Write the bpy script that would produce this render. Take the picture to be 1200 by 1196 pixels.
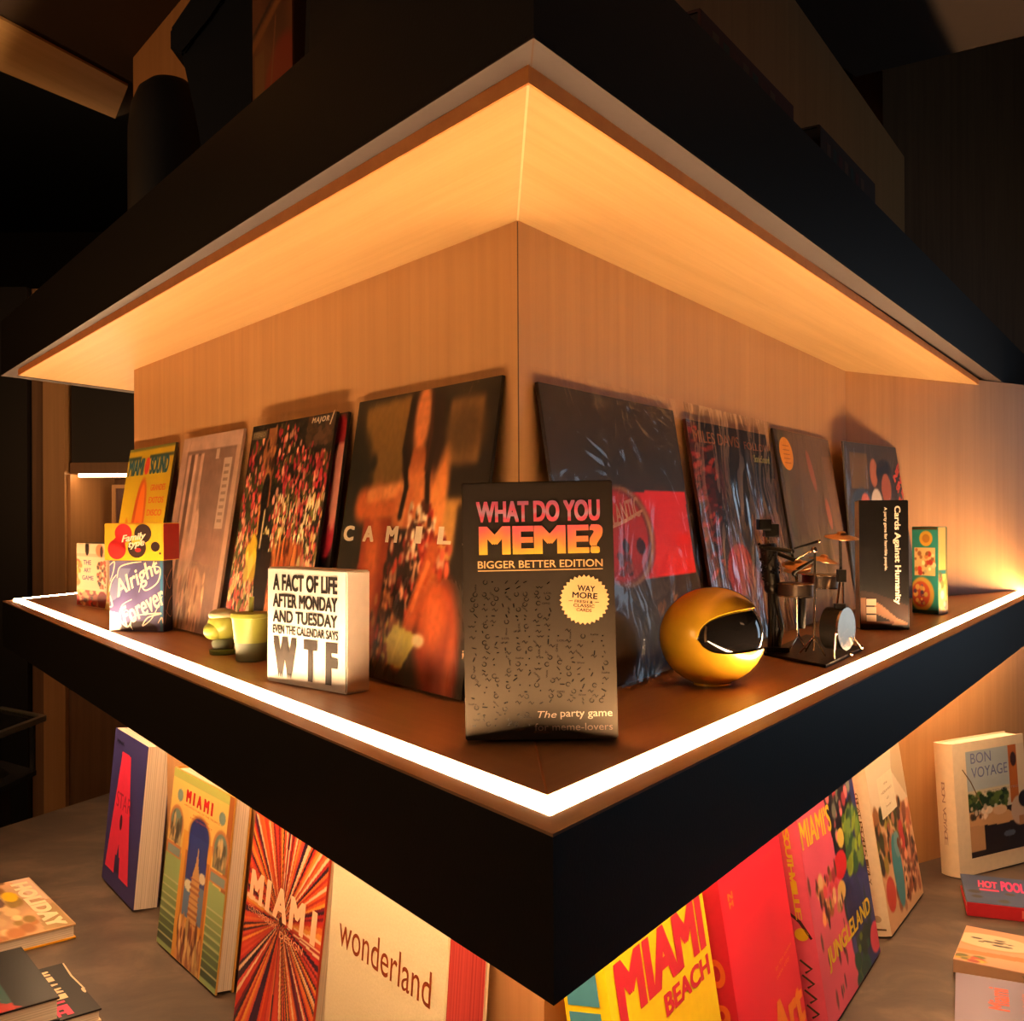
import bpy, bmesh, math, random
import numpy as np
from mathutils import Matrix, Vector

for o in list(bpy.data.objects):
    bpy.data.objects.remove(o, do_unlink=True)
SC = bpy.context.scene
COL = SC.collection
PI = math.pi

# ------------------------------------------------------------ camera
CAMZ = 1.52
F_PX = 1196.0
cam_d = bpy.data.cameras.new('camera')
cam_d.sensor_fit = 'HORIZONTAL'
cam_d.sensor_width = 36.0
cam_d.lens = 36.0 * F_PX / 1200.0
cam_d.clip_start = 0.02
cam = bpy.data.objects.new('camera', cam_d)
COL.objects.link(cam)
CROT = Matrix.Rotation(PI / 2 + math.radians(0.287), 3, 'X') @ Matrix.Rotation(math.radians(-0.29), 3, 'Z')
cam.matrix_world = Matrix.Translation((0, 0, CAMZ)) @ CROT.to_4x4()
SC.camera = cam

# ------------------------------------------------------------ world, view, lamps
w = bpy.data.worlds.new('world')
SC.world = w
w.use_nodes = True
w.node_tree.nodes['Background'].inputs[0].default_value = (1.0, 0.62, 0.36, 1)
w.node_tree.nodes['Background'].inputs[1].default_value = 0.012
SC.view_settings.view_transform = 'Standard'
SC.view_settings.look = 'None'
SC.view_settings.exposure = 0.0
SC.view_settings.gamma = 1.0
SC.view_settings.use_curve_mapping = False
LED_COL = (1.0, 0.62, 0.32)
LED_TOP = 104.0
LED_UNDER = 66.0


def area(name, loc, target, sx, sy, power, col):
    d = bpy.data.lights.new(name, 'AREA')
    d.shape = 'RECTANGLE'
    d.size = sx
    d.size_y = sy
    d.energy = power
    d.color = col
    o = bpy.data.objects.new(name, d)
    COL.objects.link(o)
    o.location = loc
    o.rotation_euler = (Vector(target) - Vector(loc)).to_track_quat('-Z', 'Y').to_euler()
    return o


area('shop_window_light', (2.75, 2.35, 1.55), (0.6, 1.3, 1.5), 0.55, 1.0, 3.0, (0.60, 0.80, 1.0))
area('added_plank_uplight', (-2.3, 1.2, 1.7), (-0.95, 2.15, 2.41), 0.25, 0.25, 6.5, (1.0, 0.42, 0.13))  # added lamp out of frame, aimed up to brighten the ceiling plank
area('added_upper_wall_fill', (1.9, 0.3, 2.38), (1.3, 2.4, 2.15), 0.5, 0.3, 0.8, (1.0, 0.52, 0.26))  # added fill out of frame that lifts the dark upper right wall
area('added_table_fill', (-1.7, -0.3, 1.85), (-0.2, 1.4, 0.9), 0.6, 0.5, 4.5, (1.0, 0.70, 0.46))  # added fill behind the view, brightens the table and flat books


# ------------------------------------------------------------ geometry of view -> places
def ray(px, py):
    return CROT @ Vector(((px - 600.0) / F_PX, -(py - 598.0) / F_PX, -1.0))


def at(px, py, z):
    d = ray(px, py)
    return Vector((0, 0, CAMZ)) + d * ((z - CAMZ) / d.z)


def atd(px, py, y):
    d = ray(px, py)
    return Vector((0, 0, CAMZ)) + d * (y / d.y)


# ------------------------------------------------------------ materials
def s2l(c):
    return tuple((x / 12.92 if x <= 0.04045 else ((x + 0.055) / 1.055) ** 2.4) for x in c)


def rgb(r, g, b):
    return s2l((r / 255.0, g / 255.0, b / 255.0))


def newmat(name):
    m = bpy.data.materials.new(name)
    m.use_nodes = True
    nt = m.node_tree
    return m, nt, nt.nodes['Principled BSDF']


def flat(name, col, rough=0.5, metal=0.0, coat=0.0, bump=0.0, bscale=80.0, vary=0.08):
    m, nt, b = newmat(name)
    b.inputs['Roughness'].default_value = rough
    b.inputs['Metallic'].default_value = metal
    b.inputs['Coat Weight'].default_value = coat
    tc = nt.nodes.new('ShaderNodeTexCoord')
    n = nt.nodes.new('ShaderNodeTexNoise')
    n.inputs['Scale'].default_value = bscale
    nt.links.new(tc.outputs['Object'], n.inputs['Vector'])
    cr = nt.nodes.new('ShaderNodeValToRGB')
    cr.color_ramp.elements[0].color = tuple(c * (1 - vary) for c in col) + (1,)
    cr.color_ramp.elements[1].color = tuple(min(1, c * (1 + vary)) for c in col) + (1,)
    nt.links.new(n.outputs['Fac'], cr.inputs['Fac'])
    nt.links.new(cr.outputs['Color'], b.inputs['Base Color'])
    if bump > 0:
        bp = nt.nodes.new('ShaderNodeBump')
        bp.inputs['Strength'].default_value = bump
        bp.inputs['Distance'].default_value = 0.002
        nt.links.new(n.outputs['Fac'], bp.inputs['Height'])
        nt.links.new(bp.outputs['Normal'], b.inputs['Normal'])
    return m


def wood(name, c0, c1, along='X', rough=0.45, sc=1.0, strength=1.0):
    m, nt, b = newmat(name)
    b.inputs['Roughness'].default_value = rough
    tc = nt.nodes.new('ShaderNodeTexCoord')
    mp = nt.nodes.new('ShaderNodeMapping')
    s = {'X': (1.6, 60, 60), 'Y': (60, 1.6, 60), 'Z': (60, 60, 1.6)}[along]
    mp.inputs['Scale'].default_value = tuple(v * sc for v in s)
    nt.links.new(tc.outputs['Object'], mp.inputs['Vector'])
    n = nt.nodes.new('ShaderNodeTexNoise')
    n.inputs['Scale'].default_value = 1.0
    n.inputs['Detail'].default_value = 8
    n.inputs['Roughness'].default_value = 0.65
    n.inputs['Distortion'].default_value = 0.35
    nt.links.new(mp.outputs['Vector'], n.inputs['Vector'])
    mp2 = nt.nodes.new('ShaderNodeMapping')
    mp2.inputs['Scale'].default_value = tuple(v * sc * (0.9 if v < 2 else 0.16) for v in s)
    nt.links.new(tc.outputs['Object'], mp2.inputs['Vector'])
    n2 = nt.nodes.new('ShaderNodeTexNoise')
    n2.inputs['Scale'].default_value = 1.3
    n2.inputs['Detail'].default_value = 3
    n2.inputs['Distortion'].default_value = 1.2
    nt.links.new(mp2.outputs['Vector'], n2.inputs['Vector'])
    mx = nt.nodes.new('ShaderNodeMix')
    mx.data_type = 'FLOAT'
    mx.inputs[0].default_value = 0.3
    nt.links.new(n.outputs['Fac'], mx.inputs[2])
    nt.links.new(n2.outputs['Fac'], mx.inputs[3])
    cr = nt.nodes.new('ShaderNodeValToRGB')
    cr.color_ramp.elements[0].position = 0.5 - 0.22 / strength
    cr.color_ramp.elements[1].position = 0.5 + 0.2 / strength
    cr.color_ramp.elements[0].color = tuple(c0) + (1,)
    cr.color_ramp.elements[1].color = tuple(c1) + (1,)
    nt.links.new(mx.outputs[0], cr.inputs['Fac'])
    nt.links.new(cr.outputs['Color'], b.inputs['Base Color'])
    bp = nt.nodes.new('ShaderNodeBump')
    bp.inputs['Strength'].default_value = 0.12
    bp.inputs['Distance'].default_value = 0.001
    nt.links.new(n.outputs['Fac'], bp.inputs['Height'])
    nt.links.new(bp.outputs['Normal'], b.inputs['Normal'])
    return m


def emit(name, col, strength):
    m = bpy.data.materials.new(name)
    m.use_nodes = True
    nt = m.node_tree
    nt.nodes.clear()
    e = nt.nodes.new('ShaderNodeEmission')
    e.inputs[0].default_value = tuple(col) + (1,)
    e.inputs[1].default_value = strength
    o = nt.nodes.new('ShaderNodeOutputMaterial')
    nt.links.new(e.outputs[0], o.inputs[0])
    return m


def print_mat(name, rough=0.4, coat=0.0, wrinkle=0.0, wscale=(14, 14, 5)):
    m, nt, b = newmat(name)
    a = nt.nodes.new('ShaderNodeAttribute')
    a.attribute_name = 'ink'
    nt.links.new(a.outputs['Color'], b.inputs['Base Color'])
    b.inputs['Roughness'].default_value = rough
    b.inputs['Coat Weight'].default_value = coat
    b.inputs['Coat Roughness'].default_value = 0.06
    if wrinkle > 0:
        tc = nt.nodes.new('ShaderNodeTexCoord')
        mp = nt.nodes.new('ShaderNodeMapping')
        mp.inputs['Scale'].default_value = wscale
        nt.links.new(tc.outputs['Object'], mp.inputs['Vector'])
        n = nt.nodes.new('ShaderNodeTexNoise')
        n.inputs['Scale'].default_value = 1.0
        n.inputs['Detail'].default_value = 3
        n.inputs['Distortion'].default_value = 1.0
        nt.links.new(mp.outputs['Vector'], n.inputs['Vector'])
        bp = nt.nodes.new('ShaderNodeBump')
        bp.inputs['Strength'].default_value = wrinkle
        bp.inputs['Distance'].default_value = 0.02
        nt.links.new(n.outputs['Fac'], bp.inputs['Height'])
        nt.links.new(bp.outputs['Normal'], b.inputs['Coat Normal'])
    return m


def film_mat(name, wrinkle=0.5, scale=(16, 16, 6), gloss=0.16, tint=(1, 1, 1)):
    m = bpy.data.materials.new(name)
    m.use_nodes = True
    nt = m.node_tree
    nt.nodes.clear()
    tr = nt.nodes.new('ShaderNodeBsdfTransparent')
    tr.inputs[0].default_value = tuple(tint) + (1,)
    gl = nt.nodes.new('ShaderNodeBsdfGlossy')
    gl.inputs['Roughness'].default_value = 0.09
    lw = nt.nodes.new('ShaderNodeLayerWeight')
    lw.inputs['Blend'].default_value = 0.35
    mx = nt.nodes.new('ShaderNodeMixShader')
    tc = nt.nodes.new('ShaderNodeTexCoord')
    mp = nt.nodes.new('ShaderNodeMapping')
    mp.inputs['Scale'].default_value = scale
    n = nt.nodes.new('ShaderNodeTexNoise')
    n.inputs['Scale'].default_value = 1.0
    n.inputs['Detail'].default_value = 2.5
    n.inputs['Distortion'].default_value = 1.3
    bp = nt.nodes.new('ShaderNodeBump')
    bp.inputs['Strength'].default_value = wrinkle
    bp.inputs['Distance'].default_value = 0.02
    o = nt.nodes.new('ShaderNodeOutputMaterial')
    L = nt.links.new
    L(tc.outputs['Object'], mp.inputs['Vector'])
    L(mp.outputs['Vector'], n.inputs['Vector'])
    L(n.outputs['Fac'], bp.inputs['Height'])
    L(bp.outputs['Normal'], gl.inputs['Normal'])
    L(bp.outputs['Normal'], lw.inputs['Normal'])
    mr = nt.nodes.new('ShaderNodeMapRange')
    mr.inputs['To Min'].default_value = 0.03
    mr.inputs['To Max'].default_value = gloss
    L(lw.outputs['Facing'], mr.inputs['Value'])
    L(mr.outputs[0], mx.inputs[0])
    L(tr.outputs[0], mx.inputs[1])
    L(gl.outputs[0], mx.inputs[2])
    L(mx.outputs[0], o.inputs[0])
    return m


OAK0, OAK1 = (0.49, 0.275, 0.09), (0.68, 0.42, 0.17)
M = {}
M['oak_z'] = wood('oak_vertical_grain', (0.45, 0.22, 0.078), (0.58, 0.30, 0.115), 'Z', 0.42)
M['oak_x'] = wood('oak_long_grain', OAK0, OAK1, 'X', 0.42, strength=0.8)
M['oak_shelf'] = wood('oak_shelf_top', (0.42, 0.195, 0.085), (0.58, 0.30, 0.135), 'X', 0.38, strength=0.9)
M['walnut'] = wood('dark_oak_cabinet', (0.16, 0.075, 0.03), (0.26, 0.13, 0.055), 'Z', 0.5)
M['laminate'] = flat('black_laminate', (0.0065, 0.0062, 0.0066), 0.45, bump=0.05, bscale=400)
M['laminate'].node_tree.nodes['Principled BSDF'].inputs['Specular IOR Level'].default_value = 0.4
M['lit_laminate'] = flat('laminate_painted_lit', (0.085, 0.060, 0.052), 0.55)  # black laminate underside, the strong light on it painted in as brown
M['rim'] = wood('shelf_rim_wood', (0.34, 0.16, 0.07), (0.50, 0.26, 0.12), 'X', 0.45)
M['low_light_wood'] = wood('soffit_wood_low_light_tone', (0.78, 0.26, 0.05), (0.92, 0.36, 0.08), 'X', 0.5)  # same wood as the soffit, redness of low light painted into the colour
M['joint'] = flat('pale_joint_filler', (0.85, 0.55, 0.30), 0.5)
M['groove'] = flat('dark_joint_line', (0.10, 0.045, 0.018), 0.7)
M['led'] = emit('warm_led', LED_COL, LED_TOP)
M['led_under'] = emit('warm_led_under_shelf', LED_COL, LED_UNDER)
M['led_niche'] = emit('warm_led_niche', LED_COL, 22.0)
M['alu'] = flat('aluminium_channel', (0.65, 0.6, 0.5), 0.3, metal=0.9)
M['black'] = flat('matte_black', (0.004, 0.004, 0.0045), 0.7)
M['darkwall'] = flat('dark_wall_paint', (0.022, 0.018, 0.014), 0.8)
M['ceil'] = flat('dark_brown_ceiling', (0.05, 0.028, 0.014), 0.8)
M['floor'] = flat('dark_floor', (0.04, 0.035, 0.03), 0.6)
M['paper'] = flat('white_board', (0.80, 0.76, 0.70), 0.55)
M['ink'] = flat('black_ink', (0.012, 0.011, 0.011), 0.5)
M['cream'] = flat('cream_cloth', rgb(222, 200, 160), 0.8, bump=0.15, bscale=300)
M['film'] = film_mat('clear_record_sleeve', 0.25, gloss=0.10)
M['film_w'] = film_mat('wrinkled_record_sleeve', 0.7, (15, 15, 5), 0.55)
M['film_b'] = film_mat('cloudy_record_sleeve', 0.35, (11, 11, 9), 0.16)
M['print'] = print_mat('printed_paper', 0.42)
M['print_gloss'] = print_mat('glossy_printed_paper', 0.35, 0.5, 0.25)
M['chrome'] = flat('bronze_chrome', (0.55, 0.42, 0.30), 0.22, metal=1.0)
M['darkmetal'] = flat('blackened_metal', (0.03, 0.025, 0.02), 0.32, metal=0.7, bump=0.3, bscale=200)
M['brass'] = flat('bronze_cymbal', (0.55, 0.27, 0.12), 0.3, metal=1.0)
M['skin'] = flat('white_drum_head', (0.85, 0.80, 0.72), 0.35)


def ink(r, g, b, rough=0.5, **k):
    nm = 'ink_%d_%d_%d' % (r, g, b)
    if nm not in M:
        M[nm] = flat(nm, rgb(r, g, b), rough, **k)
    return M[nm]


def pages_mat(name, c0, c1):
    m, nt, b = newmat(name)
    b.inputs['Roughness'].default_value = 0.8
    tc = nt.nodes.new('ShaderNodeTexCoord')
    mp = nt.nodes.new('ShaderNodeMapping')
    mp.inputs['Scale'].default_value = (0.6, 420, 0.6)
    n = nt.nodes.new('ShaderNodeTexNoise')
    n.inputs['Scale'].default_value = 1.0
    n.inputs['Detail'].default_value = 2
    cr = nt.nodes.new('ShaderNodeValToRGB')
    cr.color_ramp.elements[0].position = 0.35
    cr.color_ramp.elements[1].position = 0.6
    cr.color_ramp.elements[0].color = tuple(c0) + (1,)
    cr.color_ramp.elements[1].color = tuple(c1) + (1,)
    nt.links.new(tc.outputs['Object'], mp.inputs['Vector'])
    nt.links.new(mp.outputs['Vector'], n.inputs['Vector'])
    nt.links.new(n.outputs['Fac'], cr.inputs['Fac'])
    nt.links.new(cr.outputs['Color'], b.inputs['Base Color'])
    return m


M['pages'] = pages_mat('cream_page_edges', (0.52, 0.43, 0.33), (0.78, 0.68, 0.55))
M['pages_red'] = pages_mat('red_page_edges', (0.42, 0.03, 0.03), (0.60, 0.06, 0.05))


# ------------------------------------------------------------ object helpers
def link(name, mesh, mat, parent=None, mw=None):
    o = bpy.data.objects.new(name, mesh)
    COL.objects.link(o)
    if mat is not None:
        for m in (mat if isinstance(mat, (list, tuple)) else [mat]):
            mesh.materials.append(m)
    if parent is not None:
        o.parent = parent
    if mw is not None:
        o.matrix_world = mw
    return o


def tag(o, label=None, cat=None, group=None, kind=None):
    if label:
        o['label'] = label
    if cat:
        o['category'] = cat
    if group:
        o['group'] = group
    if kind:
        o['kind'] = kind
    return o


def thing(name, label, cat, mw, group=None):
    o = bpy.data.objects.new(name, None)
    COL.objects.link(o)
    o.empty_display_size = 0.03
    o.matrix_world = mw
    return tag(o, label, cat, group)


def bm_done(bm, name, mat, parent=None, smooth=False, mw=None):
    bmesh.ops.recalc_face_normals(bm, faces=bm.faces)
    me = bpy.data.meshes.new(name)
    bm.to_mesh(me)
    bm.free()
    if smooth:
        for p in me.polygons:
            p.use_smooth = True
        try:
            me.set_sharp_from_angle(angle=math.radians(40))
        except Exception:
            pass
    return link(name, me, mat, parent, mw)


def add_box(bm, x0, x1, y0, y1, z0, z1, bev=0.0, mi=0):
    vs = [bm.verts.new((x, y, z)) for z in (z0, z1) for y in (y0, y1) for x in (x0, x1)]
    fs = [bm.faces.new([vs[i] for i in f]) for f in
          ((0, 2, 3, 1), (4, 5, 7, 6), (0, 1, 5, 4), (2, 6, 7, 3), (0, 4, 6, 2), (1, 3, 7, 5))]
    for f in fs:
        f.material_index = mi
    if bev > 0:
        es = list({e for f in fs for e in f.edges})
        bmesh.ops.bevel(bm, geom=es, offset=bev, segments=2, affect='EDGES', profile=0.7)
    return fs


def box(name, dims, mat, parent, bev=0.0):
    bm = bmesh.new()
    add_box(bm, *dims, bev=bev)
    return bm_done(bm, name, mat, parent)


def prism(name, pts, z0, z1, mat, parent=None, bev=0.0, mw=None):
    bm = bmesh.new()
    lo = [bm.verts.new((p[0], p[1], z0)) for p in pts]
    hi = [bm.verts.new((p[0], p[1], z1)) for p in pts]
    n = len(pts)
    bm.faces.new(lo)
    bm.faces.new(hi)
    for i in range(n):
        bm.faces.new((lo[i], lo[(i + 1) % n], hi[(i + 1) % n], hi[i]))
    if bev:
        bmesh.ops.bevel(bm, geom=list(bm.edges), offset=bev, segments=2, affect='EDGES')
    return bm_done(bm, name, mat, parent, mw=mw)


def prism_dir(name, pts, z0, z1, mat, dvec, parent=None):
    """prism whose object X axis runs along dvec, so that long grain follows it"""
    a = math.atan2(dvec[1], dvec[0])
    o = Vector((pts[0][0], pts[0][1], 0))
    R = Matrix.Rotation(-a, 3, 'Z')
    loc = [R @ (Vector((p[0], p[1], 0)) - o) for p in pts]
    ob = prism(name, [(p.x, p.y) for p in loc], z0, z1, mat)
    mw = Matrix.Translation(o) @ Matrix.Rotation(a, 4, 'Z')
    if parent is not None:
        ob.parent = parent
        ob.matrix_basis = parent.matrix_world.inverted() @ mw
    else:
        ob.matrix_world = mw
    return ob


def add_tube(bm, pts, r, seg=8, r1=None):
    pts = [Vector(p) for p in pts]
    rings = []
    for i, p in enumerate(pts):
        if i == 0:
            d = pts[1] - pts[0]
        elif i == len(pts) - 1:
            d = pts[-1] - pts[-2]
        else:
            d = pts[i + 1] - pts[i - 1]
        d.normalize()
        a = d.orthogonal().normalized() if abs(d.z) > 0.95 else d.cross(Vector((0, 0, 1))).normalized()
        b = d.cross(a)
        rr = r if r1 is None else r + (r1 - r) * i / (len(pts) - 1)
        rings.append([bm.verts.new(p + (a * math.cos(t) + b * math.sin(t)) * rr)
                      for t in (2 * PI * k / seg for k in range(seg))])
    for i in range(len(rings) - 1):
        for k in range(seg):
            bm.faces.new((rings[i][k], rings[i][(k + 1) % seg], rings[i + 1][(k + 1) % seg], rings[i + 1][k]))
    bm.faces.new(rings[0])
    bm.faces.new(rings[-1])


def tube(name, pts, r, mat, parent=None, seg=8, r1=None):
    bm = bmesh.new()
    add_tube(bm, pts, r, seg, r1)
    return bm_done(bm, name, mat, parent, smooth=True)


def add_lathe(bm, prof, seg=24, M4=None, caps=True):
    rings = []
    for r, z in prof:
        ring = []
        for k in range(seg):
            a = 2 * PI * k / seg
            v = Vector((r * math.cos(a), r * math.sin(a), z))
            if M4 is not None:
                v = M4 @ v
            ring.append(bm.verts.new(v))
        rings.append(ring)
    for i in range(len(rings) - 1):
        for k in range(seg):
            bm.faces.new((rings[i][k], rings[i][(k + 1) % seg], rings[i + 1][(k + 1) % seg], rings[i + 1][k]))
    if caps:
        bm.faces.new(rings[0])
        bm.faces.new(rings[-1])


def lathe(name, prof, mat, parent=None, seg=24, M4=None):
    bm = bmesh.new()
    add_lathe(bm, prof, seg, M4)
    return bm_done(bm, name, mat, parent, smooth=True)


# ------------------------------------------------------------ flat printing: colour grids and lettering
class Art:
    def __init__(s, nx, ny, bg, asp=1.0, seed=1):
        s.nx, s.ny = nx, ny
        u, v = np.meshgrid(np.linspace(0, 1, nx + 1), np.linspace(0, 1, ny + 1))
        s.u, s.v = u, v
        s.c = np.zeros((ny + 1, nx + 1, 3))
        s.c[:] = np.array(bg) / 255.0
        s.rng = np.random.RandomState(seed)

    def paint(s, m, col, a=1.0):
        m = np.clip(m, 0, 1)[..., None] * a
        s.c = s.c * (1 - m) + np.array(col) / 255.0 * m
        return s

    def ell(s, cx, cy, rx, ry, col, rot=0, a=1.0, soft=0.12):
        r = math.radians(rot)
        x, y = s.u - cx, s.v - cy
        X = (x * math.cos(r) + y * math.sin(r)) / rx
        Y = (-x * math.sin(r) + y * math.cos(r)) / ry
        d = np.sqrt(X * X + Y * Y)
        return s.paint((1 - d) / soft + 0.5, col, a)

    def rect(s, x0, x1, y0, y1, col, a=1.0):
        return s.paint(((s.u >= x0) & (s.u <= x1) & (s.v >= y0) & (s.v <= y1)).astype(float), col, a)

    def poly(s, pts, col, a=1.0):
        ins = np.zeros(s.u.shape, bool)
        n = len(pts)
        for i in range(n):
            x0, y0 = pts[i]
            x1, y1 = pts[(i + 1) % n]
            if y0 == y1:
                continue
            c = ((y0 > s.v) != (y1 > s.v)) & (s.u < (x1 - x0) * (s.v - y0) / (y1 - y0) + x0)
            ins ^= c
        return s.paint(ins.astype(float), col, a)

    def seg(s, p, q, w_, col, a=1.0):
        px, py = p
        dx, dy = q[0] - px, q[1] - py
        L = dx * dx + dy * dy + 1e-12
        t = np.clip(((s.u - px) * dx + (s.v - py) * dy) / L, 0, 1)
        d = np.hypot(s.u - px - t * dx, s.v - py - t * dy)
        return s.paint((1 - d / w_) * 2 + 0.0, col, a)

    def line(s, pts, w_, col, a=1.0):
        for i in range(len(pts) - 1):
            s.seg(pts[i], pts[i + 1], w_, col, a)
        return s

    def noise(s, scale, amt, sx=1, sy=1):
        gx, gy = max(2, int(scale * sx)), max(2, int(scale * sy))
        g = s.rng.rand(gy + 2, gx + 2)
        X, Y = s.u * gx, s.v * gy
        i, j = X.astype(int), Y.astype(int)
        fx, fy = X - i, Y - j
        n = (g[j, i] * (1 - fx) * (1 - fy) + g[j, i + 1] * fx * (1 - fy) + g[j + 1, i] * (1 - fx) * fy + g[j + 1, i + 1] * fx * fy)
        s.c = np.clip(s.c * (1 + amt * (n[..., None] - 0.5) * 2), 0, 1)
        return s

    def scatter(s, n, reg, cols, rx, ry, rot=(0, 0), a=1.0):
        x0, x1, y0, y1 = reg
        for _ in range(n):
            cx, cy = x0 + (x1 - x0) * s.rng.rand(), y0 + (y1 - y0) * s.rng.rand()
            f = 0.6 + 0.8 * s.rng.rand()
            R = max(rx, ry) * f * 1.3
            i0, i1 = int(max(0, (cx - R) * s.nx)), int(min(s.nx, (cx + R) * s.nx)) + 1
            j0, j1 = int(max(0, (cy - R) * s.ny)), int(min(s.ny, (cy + R) * s.ny)) + 1
            if i1 <= i0 or j1 <= j0:
                continue
            t = math.radians(rot[0] + (rot[1] - rot[0]) * s.rng.rand())
            x, y = s.u[j0:j1, i0:i1] - cx, s.v[j0:j1, i0:i1] - cy
            X = (x * math.cos(t) + y * math.sin(t)) / (rx * f)
            Y = (-x * math.sin(t) + y * math.cos(t)) / (ry * f)
            m = np.clip((1 - np.hypot(X, Y)) * 3, 0, 1)[..., None] * a
            col = np.array(cols[s.rng.randint(len(cols))]) / 255.0 * (0.8 + 0.35 * s.rng.rand())
            s.c[j0:j1, i0:i1] = s.c[j0:j1, i0:i1] * (1 - m) + np.clip(col, 0, 1) * m
        return s

    def blur(s, n=1):
        for _ in range(n):
            p = np.pad(s.c, ((1, 1), (1, 1), (0, 0)), mode='edge')
            s.c = (p[1:-1, 1:-1] * 2 + p[:-2, 1:-1] + p[2:, 1:-1] + p[1:-1, :-2] + p[1:-1, 2:]) / 6
        return s

    def mesh(s, name, w_, h_, parent, mat, x0=0.0, z0=0.0, y=-0.0006, ripple=0.0):
        ny, nx = s.ny, s.nx
        X = x0 + s.u * w_
        Zz = z0 + s.v * h_
        Y = np.full_like(X, y)
        co = np.stack([X, Y, Zz], -1).reshape(-1, 3)
        idx = np.arange((nx + 1) * (ny + 1)).reshape(ny + 1, nx + 1)
        q = np.stack([idx[:-1, :-1], idx[:-1, 1:], idx[1:, 1:], idx[1:, :-1]], -1).reshape(-1, 4)
        me = bpy.data.meshes.new(name)
        me.vertices.add(len(co))
        me.vertices.foreach_set('co', co.ravel())
        me.loops.add(q.size)
        me.loops.foreach_set('vertex_index', q.ravel().astype(np.int32))
        me.polygons.add(len(q))
        me.polygons.foreach_set('loop_start', np.arange(0, q.size, 4, dtype=np.int32))
        me.update(calc_edges=True)
        at_ = me.color_attributes.new('ink', 'FLOAT_COLOR', 'POINT')
        c = np.clip(s.c, 0, 1)
        lin = np.where(c <= 0.04045, c / 12.92, ((c + 0.055) / 1.055) ** 2.4)
        out = np.ones((len(co), 4), np.float32)
        out[:, :3] = lin.reshape(-1, 3)
        at_.data.foreach_set('color', out.ravel())
        return link(name, me, mat, parent)


_tc = {}


def glyphs(text, bold=0.0, shear=0.0, spacing=1.0):
    key = (text, bold, shear, spacing)
    if key in _tc:
        return _tc[key]
    cu = bpy.data.curves.new('t', 'FONT')
    cu.body = text
    cu.shear = shear
    cu.space_character = spacing
    cu.resolution_u = 4
    o = bpy.data.objects.new('t', cu)
    COL.objects.link(o)
    dg = bpy.context.evaluated_depsgraph_get()
    me = bpy.data.meshes.new_from_object(o.evaluated_get(dg))
    v = np.array([x.co[:2] for x in me.vertices]) if len(me.vertices) else np.zeros((0, 2))
    f = [tuple(p.vertices) for p in me.polygons]
    bpy.data.objects.remove(o, do_unlink=True)
    bpy.data.curves.remove(cu)
    bpy.data.meshes.remove(me)
    if len(v) and bold > 0:
        n0 = len(v)
        offs = [(0, 0), (bold, 0), (-bold, 0), (0, bold * 0.6), (0, -bold * 0.6), (bold, bold * 0.6), (-bold, -bold * 0.6), (bold, -bold * 0.6), (-bold, bold * 0.6)]
        v = np.concatenate([v + np.array(d) for d in offs])
        f = [tuple(i + n0 * k for i in fc) for k in range(len(offs)) for fc in f]
    if len(v):
        mn, mxx = v.min(0), v.max(0)
        v = (v - mn) / np.maximum(mxx - mn, 1e-6)
        v = np.concatenate([v, (np.arange(len(v)) // (n0 if bold > 0 else len(v)))[:, None] * 2e-5], 1)
    _tc[key] = (v, f)
    return _tc[key]


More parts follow.
